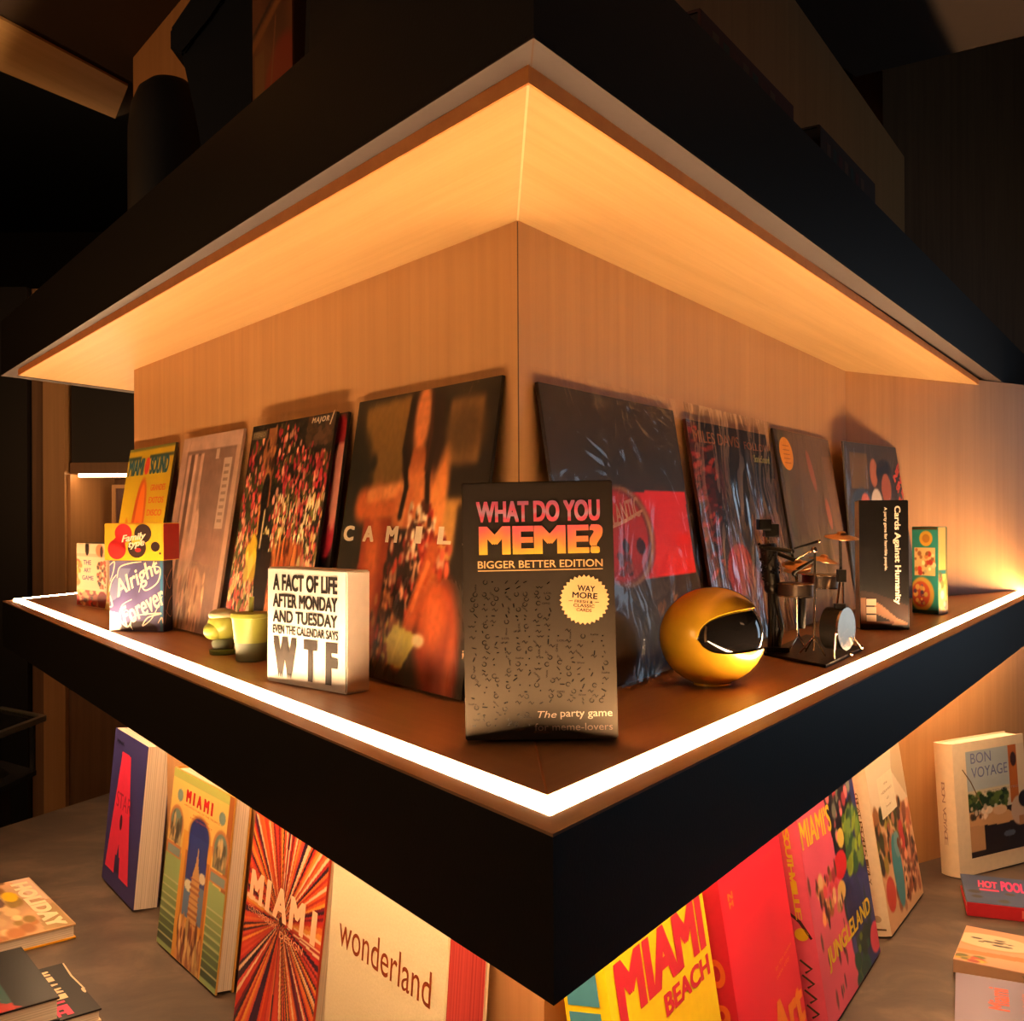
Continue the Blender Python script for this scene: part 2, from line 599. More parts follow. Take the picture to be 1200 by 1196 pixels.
class Ink:
    """flat lettering and marks on the face of a box, in 0..1 coordinates of that face"""

    def __init__(s, w_, h_, y=-0.0011):
        s.v, s.f, s.m, s.mats = [], [], [], []
        s.w, s.h, s.y = w_, h_, y

    def _mi(s, mat):
        if mat not in s.mats:
            s.mats.append(mat)
        return s.mats.index(mat)

    def text(s, t, x0, x1, y0, y1, mat, bold=0.02, shear=0.0, rot=0.0, spacing=1.0, dy=0.0, slope=0.0):
        """rot in degrees about the centre of the target rectangle, rectangle given before rotation"""
        g, fc = glyphs(t, bold, shear, spacing)
        cx, cy = (x0 + x1) / 2 * s.w, (y0 + y1) / 2 * s.h
        W_, H_ = (x1 - x0) * s.w, (y1 - y0) * s.h
        r = math.radians(rot)
        b = len(s.v)
        mi = s._mi(mat)
        for a, c, lift in g:
            X, Y = (a - 0.5) * W_, (c - 0.5) * H_ + slope * (a - 0.5) * W_
            s.v.append((cx + X * math.cos(r) - Y * math.sin(r), s.y - dy - lift, cy + X * math.sin(r) + Y * math.cos(r)))
        for f in fc:
            s.f.append(tuple(b + i for i in f))
            s.m.append(mi)
        return s

    def poly(s, pts, mat, dy=0.0):
        b = len(s.v)
        for x, y in pts:
            s.v.append((x * s.w, s.y - dy, y * s.h))
        s.f.append(tuple(range(b, b + len(pts))))
        s.m.append(s._mi(mat))
        return s

    def rect(s, x0, x1, y0, y1, mat, dy=0.0):
        return s.poly([(x0, y0), (x1, y0), (x1, y1), (x0, y1)], mat, dy)

    def ell(s, cx, cy, rx, ry, mat, n=28, dy=0.0, spikes=0, amp=0.0):
        if spikes:
            pts = []
            for k in range(spikes * 2):
                a = PI * k / spikes
                f = 1.0 if k % 2 == 0 else 1 - amp
                pts.append((cx + rx * f * math.cos(a), cy + ry * f * math.sin(a)))
            # fan keeps the concave outline clean
            for k in range(len(pts)):
                s.poly([(cx, cy), pts[k], pts[(k + 1) % len(pts)]], mat, dy)
            return s
        return s.poly([(cx + rx * math.cos(2 * PI * k / n), cy + ry * math.sin(2 * PI * k / n)) for k in range(n)], mat, dy)

    def ribbon(s, pts, wd, mat, dy=0.0):
        P = [Vector((p[0] * s.w, p[1] * s.h)) for p in pts]
        b = len(s.v)
        mi = s._mi(mat)
        n = len(P)
        for i in range(n):
            d = (P[min(n - 1, i + 1)] - P[max(0, i - 1)]).normalized()
            nn = Vector((-d.y, d.x)) * wd * 0.5 * (0.5 + 0.5 * math.sin(PI * (i + 0.5) / n))
            for q in (P[i] + nn, P[i] - nn):
                s.v.append((q.x, s.y - dy, q.y))
        for i in range(n - 1):
            s.f.append((b + 2 * i, b + 2 * i + 1, b + 2 * i + 3, b + 2 * i + 2))
            s.m.append(mi)
        return s

    def done(s, name, parent, mw=None):
        me = bpy.data.meshes.new(name)
        me.from_pydata(s.v, [], s.f)
        me.polygons.foreach_set('material_index', s.m)
        me.update()
        o = link(name, me, s.mats, parent)
        if mw is not None:
            o.matrix_basis = mw
        return o


def spline(pts, n=8):
    P = [Vector(p) for p in pts]
    P = [P[0]] + P + [P[-1]]
    out = []
    for i in range(1, len(P) - 2):
        for k in range(n):
            t = k / n
            a, b, c, d = P[i - 1], P[i], P[i + 1], P[i + 2]
            out.append(tuple(0.5 * ((2 * b) + (c - a) * t + (2 * a - 5 * b + 4 * c - d) * t * t + (3 * b - a - 3 * c + d) * t ** 3)))
    out.append(tuple(P[-1]))
    return out


# ------------------------------------------------------------ placing of leaning slabs
def frame(x, y, z, yaw, t=0.0, lean=0.0, roll=0.0):
    """local X = width, Y = into the back, Z = up the face; rests on its back bottom edge"""
    l = math.radians(lean)
    R = Matrix.Rotation(math.radians(yaw), 4, 'Z') @ Matrix.Rotation(-l, 4, 'X') @ Matrix.Rotation(-math.radians(roll), 4, 'Y')
    return Matrix.Translation((x, y, z + t * math.sin(l) + 0.0004)) @ R


W2 = Vector((0.0069, 0.996))
WL = Vector((-0.5979, 0.8016))
WR = Vector((0.5311, 0.8473))
NL = Vector((-0.8016, -0.5979))
NR = Vector((0.8473, -0.5311))
ZS, ZT, ZB = 1.34, 0.775, 1.2378
H0, H1, HT = 1.8216, 1.8085, 1.936
YAWL = math.degrees(math.atan2(-WL.y, -WL.x))
YAWR = math.degrees(math.atan2(WR.y, WR.x))


def leanL(t0, w_, z, dist, t, lean):
    p = W2 + WL * (t0 + w_) + NL * dist
    return frame(p.x, p.y, z, YAWL, t, lean)


def leanR(t0, w_, z, dist, t, lean):
    p = W2 + WR * t0 + NR * dist
    return frame(p.x, p.y, z, YAWR, t, lean)


def P2(px, py, z):
    v = at(px, py, z)
    return Vector((v.x, v.y))


def isect(p, d, q, e):
    # p + s d = q + t e
    det = d.x * (-e.y) + e.x * d.y
    r = q - p
    s = (r.x * (-e.y) + e.x * r.y) / det
    return p + d * s


def inset(poly, ds):
    """move each edge i (from vertex i to i+1) inwards by ds[i]; polygon is given clockwise or not, handled by area"""
    n = len(poly)
    A = sum(poly[i].x * poly[(i + 1) % n].y - poly[(i + 1) % n].x * poly[i].y for i in range(n))
    sg = 1 if A > 0 else -1
    L = []
    for i in range(n):
        d = (poly[(i + 1) % n] - poly[i]).normalized()
        nn = Vector((-d.y, d.x)) * sg
        L.append((poly[i] + nn * ds[i], d))
    return [isect(L[i - 1][0], L[i - 1][1], L[i][0], L[i][1]) for i in range(n)]


# ============================================================ SETTING
AW_P, AW_D = Vector((0.80, 2.14)), Vector((1.0, 0.62)).normalized()
AW_N = Vector((-AW_D.y, AW_D.x))            # away from the room
CE = W2 + WL * 1.245                         # left end of the column
CR = isect(W2, WR, AW_P, AW_D)               # inner corner with the angled wall
tag(prism('wall_column', [W2, CE, CE + WR * 1.1, CR + WR * 0.6, CR + WR * 0.52], ZS - 0.02, 2.42, M['oak_z']), kind='structure')
RB = 0.04
WB = isect(W2 - NL * RB, WL, W2, WR)
CEb = CE - NL * RB
tag(prism('wall_column_base', [WB, CEb, CEb + WR * 1.0, CR + WR * 0.6, CR + WR * 0.02], ZT - 0.02, ZS - 0.03, M['oak_z']), kind='structure')
a0 = CR - AW_D * 0.02
a1 = AW_P + AW_D * 2.3
tag(prism('wall_right', [a0, a1, a1 + AW_N * 0.1, a0 + AW_N * 0.1], 0.0, H0 - 0.002, M['oak_z']), kind='structure')
UP_P = AW_P + AW_N * 0.42
b0, b1 = isect(W2, WR, UP_P, AW_D) - AW_D * 0.2, UP_P + AW_D * 2.3
tag(prism('wall_right_upper', [b0, b1, b1 + AW_N * 0.1, b0 + AW_N * 0.1], H0 - 0.002, 3.2, M['walnut']), kind='structure')
# dark joint down the outside corner of the column
tag(prism('trim_1', [W2 + Vector((-0.0003, -0.0005)), W2 + WL * 0.0007 + NL * 0.0003, W2 + WL * 0.0007, W2 + WR * 0.0006, W2 + WR * 0.0006 + NR * 0.0002], ZS, H1 - 0.001, M['groove']), kind='structure')
# floor, far wall and side walls of the shop
tag(prism('floor', [(-5, -2), (5, -2), (5, 7), (-5, 7)], -0.1, 0.0, M['floor']), kind='structure')
tag(prism('wall_back', [(-5, 6.0), (5, 6.0), (5, 6.1), (-5, 6.1)], 0.0, 3.2, M['darkwall']), kind='structure')
tag(prism('wall_left', [(-5, -2), (-4.9, -2), (-4.9, 6.0), (-5, 6.0)], 0.0, 3.2, M['darkwall']), kind='structure')
tag(prism('ceiling', [(-5, -2), (5, -2), (5, 7), (-5, 7)], 3.2, 3.3, M['black']), kind='structure')
ZC = 2.42
c1, c2 = P2(1003, 90, ZC), P2(1200, 42, ZC)
l1, l2 = P2(0, 82, ZC), P2(135, 138, ZC)
cpoly = [l2, l2 + (l1 - l2) * 6.0, Vector((-3.4, -1.8)), Vector((3.5, -1.8)), c1 + (c2 - c1) * 6.0, c1, W2 + WR * 0.9 + Vector((-0.1, 0)), W2 + WL * 0.6 + Vector((0.2, 0.3))]
tag(prism('ceiling_drop', cpoly, ZC, ZC + 0.12, M['ceil']), kind='structure')
pk = [P2(0, 20, ZC - 0.005), P2(150, 100, ZC - 0.005), P2(135, 138, ZC - 0.005), P2(0, 82, ZC - 0.005)]
e_t, e_b = pk[1] - pk[0], pk[2] - pk[3]
pk = [pk[0] - e_t * 1.5, pk[1], pk[2], pk[3] - e_b * 1.5]
tag(prism_dir('trim_2', pk, ZC - 0.007, ZC - 0.002, M['oak_x'], e_t), kind='structure')

# ============================================================ DISPLAY COUNTER (stone top)
tl, tr_ = P2(0, 970, ZT), P2(125, 930, ZT)
td = (tr_ - tl)
T1 = tl - td * 3.5
T2 = tl + td * 3.0
tab = thing('display_table', 'dark brown stone topped display table under the lit shelf, books leaning and lying on it', 'table', Matrix.Translation((0.0, 1.3, 0.0)))


def wprism(name, pts, z0, z1, mat, parent, bev=0.0):
    o = parent.matrix_world.translation
    return prism(name, [(p[0] - o.x, p[1] - o.y) for p in pts], z0 - o.z, z1 - o.z, mat, parent, bev)


def stone():
    m, nt, b = newmat('brown_stone')
    b.inputs['Roughness'].default_value = 0.48
    tc = nt.nodes.new('ShaderNodeTexCoord')
    n = nt.nodes.new('ShaderNodeTexNoise')
    n.inputs['Scale'].default_value = 7.0
    n.inputs['Detail'].default_value = 9
    n.inputs['Roughness'].default_value = 0.62
    n.inputs['Distortion'].default_value = 0.5
    mp = nt.nodes.new('ShaderNodeMapping')
    mp.inputs['Rotation'].default_value = (0, 0, 0.7)
    mp.inputs['Scale'].default_value = (1.0, 1.35, 1)
    nt.links.new(tc.outputs['Object'], mp.inputs['Vector'])
    nt.links.new(mp.outputs['Vector'], n.inputs['Vector'])
    cr = nt.nodes.new('ShaderNodeValToRGB')
    e = cr.color_ramp.elements
    e[0].position, e[0].color = 0.3, (0.050, 0.033, 0.023, 1)
    e[1].position, e[1].color = 0.72, (0.17, 0.112, 0.072, 1)
    k = e.new(0.5)
    k.color = (0.088, 0.058, 0.039, 1)
    nt.links.new(n.outputs['Fac'], cr.inputs['Fac'])
    nt.links.new(cr.outputs['Color'], b.inputs['Base Color'])
    bp = nt.nodes.new('ShaderNodeBump')
    bp.inputs['Strength'].default_value = 0.15
    bp.inputs['Distance'].default_value = 0.003
    nt.links.new(n.outputs['Fac'], bp.inputs['Height'])
    nt.links.new(bp.outputs['Normal'], b.inputs['Normal'])
    return m


M['stone'] = stone()
tpoly = [T2, T1, Vector((-2.2, 0.32)), Vector((2.2, 0.32)), AW_P + AW_D * 1.55 - AW_N * 0.001, CR - AW_N * 0.001 + AW_D * 0.0, CR + Vector((-0.05, 0.1))]
wprism('table_top', tpoly, ZT - 0.04, ZT, M['stone'], tab)
ipoly = inset(tpoly, [0.05] * 7)
wprism('plinth', ipoly, 0.0, ZT - 0.041, M['laminate'], tab)

# ============================================================ LIT SHELF
K = P2(648, 970, ZS)
KL = P2(3, 702, ZS)
dLk = (KL - K).normalized()
kr1, kr2 = P2(1080, 763.5, ZS), P2(1190, 705, ZS)
dRk = (kr2 - K).normalized()
KR = isect(K, dRk, AW_P, AW_D)
endd = (P2(85, 691, ZS) - P2(12, 698, ZS)).normalized()
KF = KL + endd * 1.6
outer = [K, KL, KF, CR + WR * 0.15, KR + AW_D * 0.0 + AW_N * 0.03]
o_led = inset(outer, [0.0200, 0.0200, 0.020, 0, 0.0200])
i_led = inset(outer, [0.0385, 0.0385, 0.0385, 0, 0.0385])
shelf = thing('lit_shelf', 'black fronted oak display shelf with a glowing warm light strip round its rim', 'shelf', Matrix.Translation((K.x, K.y, ZB)))
# trim what runs past the walls at the far end
for L in (o_led, i_led):
    L[4] = isect(L[0], dRk, AW_P - AW_N * 0.0004, AW_D)
outer[4] = isect(outer[0], dRk, AW_P - AW_N * 0.0004, AW_D)


def sprism(name, pts, z0, z1, mat, dvec=None):
    if dvec is None:
        return wprism(name, pts, z0, z1, mat, shelf)
    return prism_dir(name, pts, z0, z1, mat, dvec, shelf)


mid = W2 + Vector((0.004, 0.03))
sprism('board', [i_led[0], i_led[1], i_led[2], CE + WR * 0.9, mid], ZS - 0.028, ZS, M['oak_shelf'], dLk)
sprism('board', [i_led[0], mid, CR + Vector((0, 0.005)), i_led[4]], ZS - 0.028, ZS, M['oak_shelf'], dRk)
g0, g1 = i_led[0], mid
gd = (g1 - g0).normalized()
gn = Vector((-gd.y, gd.x)) * 0.0008
sprism('mitre_joint', [g0 + gn, g0 - gn, g1 - gn, g1 + gn], ZS - 0.001, ZS + 0.0003, ink(200, 130, 80))


def strip(a, b, i, j, z0, z1, nm, mat, dv=None):
    sprism(nm, [a[i], a[j], b[j], b[i]], z0, z1, mat, dv)


for (i, j, dv) in ((0, 1, dLk), (0, 4, dRk), (1, 2, endd)):
    strip(outer, o_led, i, j, ZB, ZS - 0.0054, 'fascia', M['laminate'])
    strip(outer, o_led, i, j, ZS - 0.0053, ZS - 0.0034, 'rim', M['rim'], dv)
    strip(o_led, i_led, i, j, ZS - 0.010, ZS + (0.0004 if i == 1 else -0.0032), 'light_strip', M['led'])
    strip(o_led, i_led, i, j, ZS - 0.016, ZS - 0.0102, 'light_channel', M['alu'])
u_in = inset([outer[0], outer[1], outer[2], outer[3], outer[4]], [0.055, 0.055, 0.055, 0, 0.055])
u_out = inset([outer[0], outer[1], outer[2], outer[3], outer[4]], [0.035, 0.035, 0.035, 0, 0.035])
for L in (u_in, u_out):
    L[4] = isect(L[0], dRk, AW_P - AW_N * 0.0004, AW_D)
for (i, j) in ((0, 1), (0, 4)):
    strip(u_out, u_in, i, j, ZS - 0.036, ZS - 0.0285, 'underside_light', M['led_under'])

# ============================================================ CANOPY
A = P2(625, 48, H0)
HL = P2(3, 440, H0)
HRd = (P2(1200, 467, H0) - A).normalized()
HRr = isect(A, HRd, UP_P - AW_N * 0.0004, AW_D)
HLd = (HL - A).normalized()
fard = (P2(154, 460, H0) - HL).normalized()
HF = HL + fard * 1.7
can = thing('canopy', 'wide black fronted canopy with a brightly lit oak underside above the shelf', 'canopy', Matrix.Translation((A.x, A.y, H1)))
Cc, PL = P2(619, 99, H1), P2(22, 440, H1)
PLd = (PL - Cc).normalized()
PRd = (P2(1157, 458, H1) - Cc).normalized()
PR = isect(Cc, PRd, AW_P - AW_N * 0.0004, AW_D)
PF = PL + fard * 1.6
Wn = P2(606.5, 258, H1)
wprism('carcass', [A + HLd * 0.001 + HRd * 0.001, HL + fard * 0.004, HF, CR + Vector((0.0, 0.3)), isect(W2, WR, UP_P - AW_N * 0.001, AW_D), HRr - HRd * 0.002], H0 + 0.0025, HT - 0.001, M['laminate'], can)
hout = [A, HL, HF, CR + WR * 0.3, HRr]
hin = inset(hout, [0.0245, 0.0245, 0.0245, 0, 0.0245])
hin[4] = isect(hin[0], HRd, UP_P - AW_N * 0.0004, AW_D)
hf = inset(hout, [-0.003, -0.003, -0.003, 0, -0.003])
hf[4] = isect(hf[0], HRd, UP_P - AW_N * 0.0004, AW_D)
for (i, j) in ((0, 1), (0, 4), (1, 2)):
    wprism('fascia', [hf[i], hf[j], hout[j], hout[i]], H0 + 0.0005, HT, M['laminate'], can)
    wprism('bottom_edge', [hf[i], hf[j], hin[j], hin[i]], H0 - 0.0005, H0 + 0.0022, M['lit_laminate'], can)
prism_dir('soffit_panel', [Cc, PL, PF, CE + WR * 0.8, W2 + Vector((0.002, 0.03))], H1, H0 - 0.0002, M['oak_x'], PLd, can)
prism_dir('soffit_panel', [Cc, W2 + Vector((0.002, 0.03)), CR - AW_N * 0.0004, PR], H1, H0 - 0.0002, M['oak_x'], PRd, can)
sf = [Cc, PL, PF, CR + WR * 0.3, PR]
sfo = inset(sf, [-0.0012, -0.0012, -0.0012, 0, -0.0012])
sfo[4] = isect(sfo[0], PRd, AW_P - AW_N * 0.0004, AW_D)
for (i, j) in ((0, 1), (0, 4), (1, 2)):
    wprism('edge_strip', [sfo[i], sfo[j], sf[j], sf[i]], H1 + 0.0003, H0 - 0.0006, M['low_light_wood'], can)  # thin strips added to carry the painted low-light tone
gd = (W2 - Cc).normalized()
gn = Vector((-gd.y, gd.x)) * 0.0009
wprism('mitre_joint', [Cc + gn, Cc - gn, W2 - gn, W2 + gn], H1 - 0.0004, H1 + 0.001, M['joint'], can)
gd = (hf[0] - hin[0]).normalized()
gn = Vector((-gd.y, gd.x)) * 0.0006
wprism('mitre_joint', [hf[0] + gn, hf[0] - gn, hin[0] - gn, hin[0] + gn], H0 - 0.0009, H0 + 0.001, M['groove'], can)

# ============================================================ RECORDS on the shelf
def record(label, mw, w_, h_, art, edge, film='film', inset_w=(0.004, 0.004), top_gap=0.012, group=None, th=0.0038, lettering=None, film_on=True, mat='print'):
    t = thing('vinyl_record', label, 'record', mw, group)
    iw = w_ - inset_w[0] - inset_w[1]
    ih = h_ - top_gap - 0.002
    b = box('sleeve', (inset_w[0], w_ - inset_w[1], 0.0, th, 0.002, 0.002 + ih), edge, t, 0.0006)
    if art is not None:
        p = art.mesh('cover_print', iw - 0.001, ih - 0.001, t, M[mat], inset_w[0] + 0.0005, 0.0025, -0.0004)
    if lettering:
        k = Ink(w_, h_, -0.0008)
        lettering(k)
        k.done('lettering', t)
    if film_on:
        rnd = random.Random(len(label))
        bm = bmesh.new()
        nx, nz = 22, 22
        g = []
        for j in range(nz + 1):
            row = []
            for i in range(nx + 1):
                e = 1.0 if 0 < i < nx and 0 < j < nz else 0.0
                row.append(bm.verts.new((w_ * i / nx, -0.0022 - e * 0.0011 * rnd.random(), h_ * j / nz)))
            g.append(row)
        for j in range(nz):
            for i in range(nx):
                bm.faces.new((g[j][i], g[j][i + 1], g[j + 1][i + 1], g[j + 1][i]))
        bm_done(bm, 'plastic_sleeve', M[film], t, smooth=True)
    return t


LPG = 'records leaning on the column'
# --- yellow record
a = Art(90, 90, (204, 168, 28), seed=3)
a.noise(6, 0.06).rect(0, 1, 0.985, 1, (120, 120, 60)).rect(0, 0.3, 0.93, 0.95, (60, 80, 60)).rect(0.5, 1, 0.93, 0.95, (60, 80, 60))
a.ell(0.44, 0.52, 0.14, 0.29, (196, 66, 24)).ell(0.45, 0.52, 0.085, 0.26, (230, 110, 30)).seg((0.44, 0.5), (0.44, 0.05), 0.06, (196, 60, 30)).ell(0.46, 0.35, 0.05, 0.05, (235, 150, 80))
a.poly([(0.02, 0.05), (0.14, 0.05), (0.22, 0.55), (0.16, 0.58)], (205, 110, 30))


def yl(k):
    k.text('MIAMI', 0.06, 0.40, 0.80, 0.90, ink(40, 92, 100), 0.05)
    k.ell(0.47, 0.85, 0.05, 0.05, ink(215, 60, 40))
    k.text('SOUND', 0.54, 0.92, 0.80, 0.90, ink(40, 92, 100), 0.05)
    for i, (tx, y) in enumerate((('GRANDES', 0.74), ('EXITOS', 0.67), ('DISCO', 0.60))):
        k.text(tx, 0.62, 0.92, y - 0.035, y, ink(214, 84, 50), 0.02)
    k.text('STEREO', 0.66, 0.90, 0.32, 0.35, ink(150, 110, 40), 0.0)


record('yellow record sleeve with red and orange shape, farthest left on the column', leanL(0.9755, 0.2737, ZS, 0.0565, 0.005, 9.1), 0.2737, 0.326, a, ink(60, 50, 20), group=LPG, lettering=yl, film_on=False)

# --- grey record in loose sleeve
a = Art(100, 100, (128, 96, 80), seed=5)
a.rect(0, 0.10, 0, 1, (176, 138, 118)).rect(0.94, 1, 0, 1, (170, 132, 108)).rect(0, 1, 0.93, 1, (182, 146, 126))
for x, c in ((0.14, (190, 150, 130)), (0.20, (96, 66, 56)), (0.26, (200, 162, 140)), (0.33, (110, 76, 66)), (0.37, (190, 152, 130))):
    a.rect(x, x + 0.045, 0.25, 0.9, c)
a.poly([(0.3, 0.9), (0.36, 0.9), (0.5, 0.5), (0.45, 0.0), (0.2, 0.0)], (186, 146, 122), 0.5)
a.ell(0.42, 0.45, 0.07, 0.16, (205, 165, 140), -10, 0.7).ell(0.36, 0.3, 0.09, 0.2, (190, 150, 126), 15, 0.7)
a.ell(0.55, 0.12, 0.16, 0.2, (205, 160, 120), 0, 0.6).scatter(60, (0.3, 0.75, 0, 0.28), [(215, 170, 130), (150, 100, 76), (190, 140, 110)], 0.02, 0.05)
a.noise(9, 0.07, 1, 3).noise(40, 0.04)
a.c = np.clip(a.c * 1.13, 0, 1)


def gl(k):
    k.poly([(0.76, 0.5), (0.88, 0.5), (0.88, 0.84), (0.76, 0.84)], ink(196, 164, 142))
    for i in range(9):
        k.rect(0.785, 0.855, 0.53 + i * 0.033, 0.545 + i * 0.033, ink(158, 128, 108), 0.0003)
    k.rect(0.62, 0.67, 0.84, 0.89, ink(200, 168, 148))


record('pale grey brown photo record in a loose clear sleeve, between yellow and flowery records', leanL(0.67, 0.2705, ZS, 0.0565, 0.005, 9.1), 0.2705, 0.326, a, ink(150, 118, 96), group=LPG, lettering=gl, top_gap=0.010)

# --- dark pink record behind the flowery one
a = Art(60, 60, (16, 10, 9), seed=8)
a.ell(0.93, 0.62, 0.10, 0.22, (176, 44, 60)).ell(0.97, 0.72, 0.05, 0.2, (226, 150, 130)).ell(0.95, 0.93, 0.08, 0.06, (140, 20, 30)).seg((0.86, 0.4), (0.93, 0.1), 0.03, (60, 20, 14))
record('black record with pink shape, mostly hidden behind the flowery record', leanL(0.336, 0.286, ZS, 0.050, 0.005, 8.0), 0.286, 0.324, a, ink(14, 10, 10), group=LPG, film_on=True)

# --- flowery record
a = Art(160, 160, (26, 22, 14), seed=11)
a.noise(8, 0.3)
cols1 = [(190, 40, 50), (214, 90, 80), (160, 30, 44), (226, 150, 120), (96, 84, 34), (60, 66, 24)]
cols2 = [(226, 190, 110), (232, 206, 150), (220, 96, 80), (120, 116, 44), (236, 220, 170), (190, 60, 56)]
cols3 = [(222, 130, 110), (236, 196, 150), (200, 60, 60), (228, 210, 140), (190, 96, 60)]
a.scatter(60, (0.0, 0.3, 0.4, 0.95), cols1, 0.018, 0.03)
a.rect(0.17, 0.36, 0.0, 0.1, (30, 10, 10))
a.poly([(0.2, 0.98), (0.33, 0.98), (0.37, 0.62), (0.2, 0.6)], (150, 88, 48)).scatter(40, (0.19, 0.36, 0.6, 0.97), [(176, 110, 60), (120, 66, 36), (60, 34, 20)], 0.015, 0.03)
a.scatter(150, (0.37, 0.6, 0.55, 0.99), cols1 + [(24, 22, 12)] * 3, 0.014, 0.02)
a.scatter(190, (0.5, 1.0, 0.6, 0.84), cols1, 0.014, 0.022)
a.scatter(520, (0.45, 1.0, 0.28, 0.66), cols2, 0.010, 0.021)
a.scatter(130, (0.62, 0.8, 0.5, 0.9), cols1 + [(24, 22, 12)] * 2, 0.013, 0.02)
a.scatter(460, (0.0, 0.42, 0.0, 0.52), cols3 + cols2, 0.014, 0.022)
a.scatter(190, (0.0, 0.25, 0.3, 0.8), cols1 + [(60, 70, 30)] * 3, 0.012, 0.02)
a.scatter(60, (0.72, 1.0, 0.88, 1.0), [(70, 50, 30), (90, 60, 40)], 0.03, 0.02)
a.ell(0.30, 0.68, 0.045, 0.09, (14, 10, 8)).rect(0.27, 0.345, 0.42, 0.68, (12, 9, 8)).poly([(0.25, 0.5), (0.42, 0.5), (0.5, 0.22), (0.34, 0.22)], (14, 9, 8)).rect(0.36, 0.52, 0.08, 0.42, (26, 12, 10))
a.seg((0.33, 0.60), (0.33, 0.44), 0.012, (210, 180, 130)).seg((0.25, 0.62), (0.27, 0.5), 0.012, (200, 140, 60))
a.ell(0.66, 0.26, 0.17, 0.22, (190, 92, 36)).scatter(150, (0.5, 0.84, 0.08, 0.46), [(206, 110, 46), (170, 70, 26), (226, 140, 70), (110, 46, 20)], 0.012, 0.045)
a.ell(0.64, 0.22, 0.07, 0.11, (150, 66, 28), 0, 0.6)
a.scatter(60, (0.8, 1.0, 0.0, 0.4), cols3, 0.016, 0.035)
a.scatter(16, (0.18, 0.3, 0.3, 0.46), [(222, 180, 40), (230, 200, 90)], 0.03, 0.04)


def fl(k):
    k.text('MAJOR', 0.74, 0.92, 0.925, 0.953, ink(225, 205, 180), 0.03, 0.2, spacing=1.3)
    k.text('/', 0.93, 0.97, 0.915, 0.97, ink(225, 205, 180), 0.0)
    k.rect(0.03, 0.22, 0.9, 0.935, ink(110, 92, 66))
    k.text('STEREO', 0.05, 0.2, 0.908, 0.928, ink(170, 150, 110), 0.0, dy=0.0003)


record('record with red and cream flowers, behind the white message block', leanL(0.351, 0.272, ZS, 0.0655, 0.005, 9.3), 0.272, 0.326, a, ink(20, 14, 12), group=LPG, lettering=fl)

# --- amber toned record with widely spaced letters (plain stand-in composition)
a = Art(150, 150, (34, 27, 16), seed=21)
a.noise(6, 0.2)
a.poly([(0.08, 0.97), (0.44, 0.99), (0.44, 0.60), (0.12, 0.56)], (118, 84, 36)).ell(0.05, 0.70, 0.13, 0.18, (20, 18, 10), soft=0.4).ell(0.12, 0.6, 0.08, 0.1, (20, 18, 10), soft=0.4).scatter(60, (0, 0.2, 0.35, 0.82), [(18, 17, 10), (30, 28, 14)], 0.02, 0.03)
a.rect(0.67, 1.0, 0.60, 0.97, (22, 16, 10)).rect(0.71, 0.92, 0.73, 0.95, (134, 94, 48)).ell(0.82, 0.84, 0.12, 0.1, (80, 56, 28), soft=0.9).noise(3, 0.1)
a.poly([(0.66, 0.62), (0.92, 0.62), (0.82, 0.40), (0.72, 0.34), (0.66, 0.4)], (190, 132, 62)).rect(0.84, 1.0, 0, 0.6, (24, 17, 10))
a.blur(3)
# dark and amber shapes of an abstract still life
a.poly([(0.43, 1.0), (0.66, 0.98), (0.71, 0.7), (0.62, 0.5), (0.46, 0.55), (0.41, 0.8)], (34, 17, 10))
a.blur(2)
a.ell(0.525, 0.90, 0.055, 0.13, (212, 126, 70), soft=0.5).poly([(0.485, 0.80), (0.575, 0.80), (0.61, 0.66), (0.46, 0.66)], (158, 80, 36))
a.ell(0.55, 0.60, 0.15, 0.13, (206, 116, 58), soft=0.5).ell(0.70, 0.59, 0.055, 0.18, (224, 134, 66), -6, soft=0.5)
a.seg((0.15, 0.60), (0.46, 0.61), 0.085, (190, 92, 40)).seg((0.20, 0.635), (0.44, 0.655), 0.035, (236, 158, 92), 0.7)
a.seg((0.455, 0.60), (0.435, 0.40), 0.075, (200, 108, 52)).seg((0.47, 0.58), (0.45, 0.42), 0.02, (236, 160, 96), 0.6)
a.poly([(0.18, 0.55), (0.39, 0.55), (0.42, 0.3), (0.36, 0.0), (0.2, 0.0), (0.17, 0.3)], (150, 56, 22))
a.ell(0.28, 0.30, 0.055, 0.30, (206, 104, 50), 2, 0.8, soft=0.9)
a.poly([(0.40, 0.52), (0.68, 0.52), (0.62, 0.2), (0.5, 0.0), (0.38, 0.1)], (40, 22, 15))
a.blur(2)
a.line([(0.44, 0.97), (0.42, 0.8), (0.47, 0.66), (0.45, 0.56)], 0.02, (24, 12, 8)).line([(0.61, 0.97), (0.63, 0.82), (0.61, 0.7), (0.64, 0.56)], 0.022, (26, 12, 8)).line([(0.58, 0.98), (0.6, 0.85), (0.59, 0.72)], 0.012, (60, 28, 16))
a.scatter(190, (0.39, 0.64, 0.06, 0.50), [(120, 26, 16), (190, 60, 36), (206, 150, 110), (40, 22, 14), (30, 20, 12), (60, 34, 22)], 0.011, 0.024)
a.scatter(110, (0.52, 0.70, 0.42, 0.60), [(216, 180, 140), (40, 20, 14), (176, 44, 26), (90, 40, 20), (226, 200, 160)], 0.014, 0.020)
a.scatter(60, (0.64, 0.82, 0.37, 0.5), [(180, 40, 26), (220, 160, 120), (120, 20, 14), (206, 90, 60)], 0.015, 0.02)
a.line([(0.71, 0.44), (0.64, 0.26), (0.56, 0.08)], 0.055, (178, 78, 34)).line([(0.69, 0.40), (0.62, 0.25)], 0.018, (226, 130, 70), 0.6)
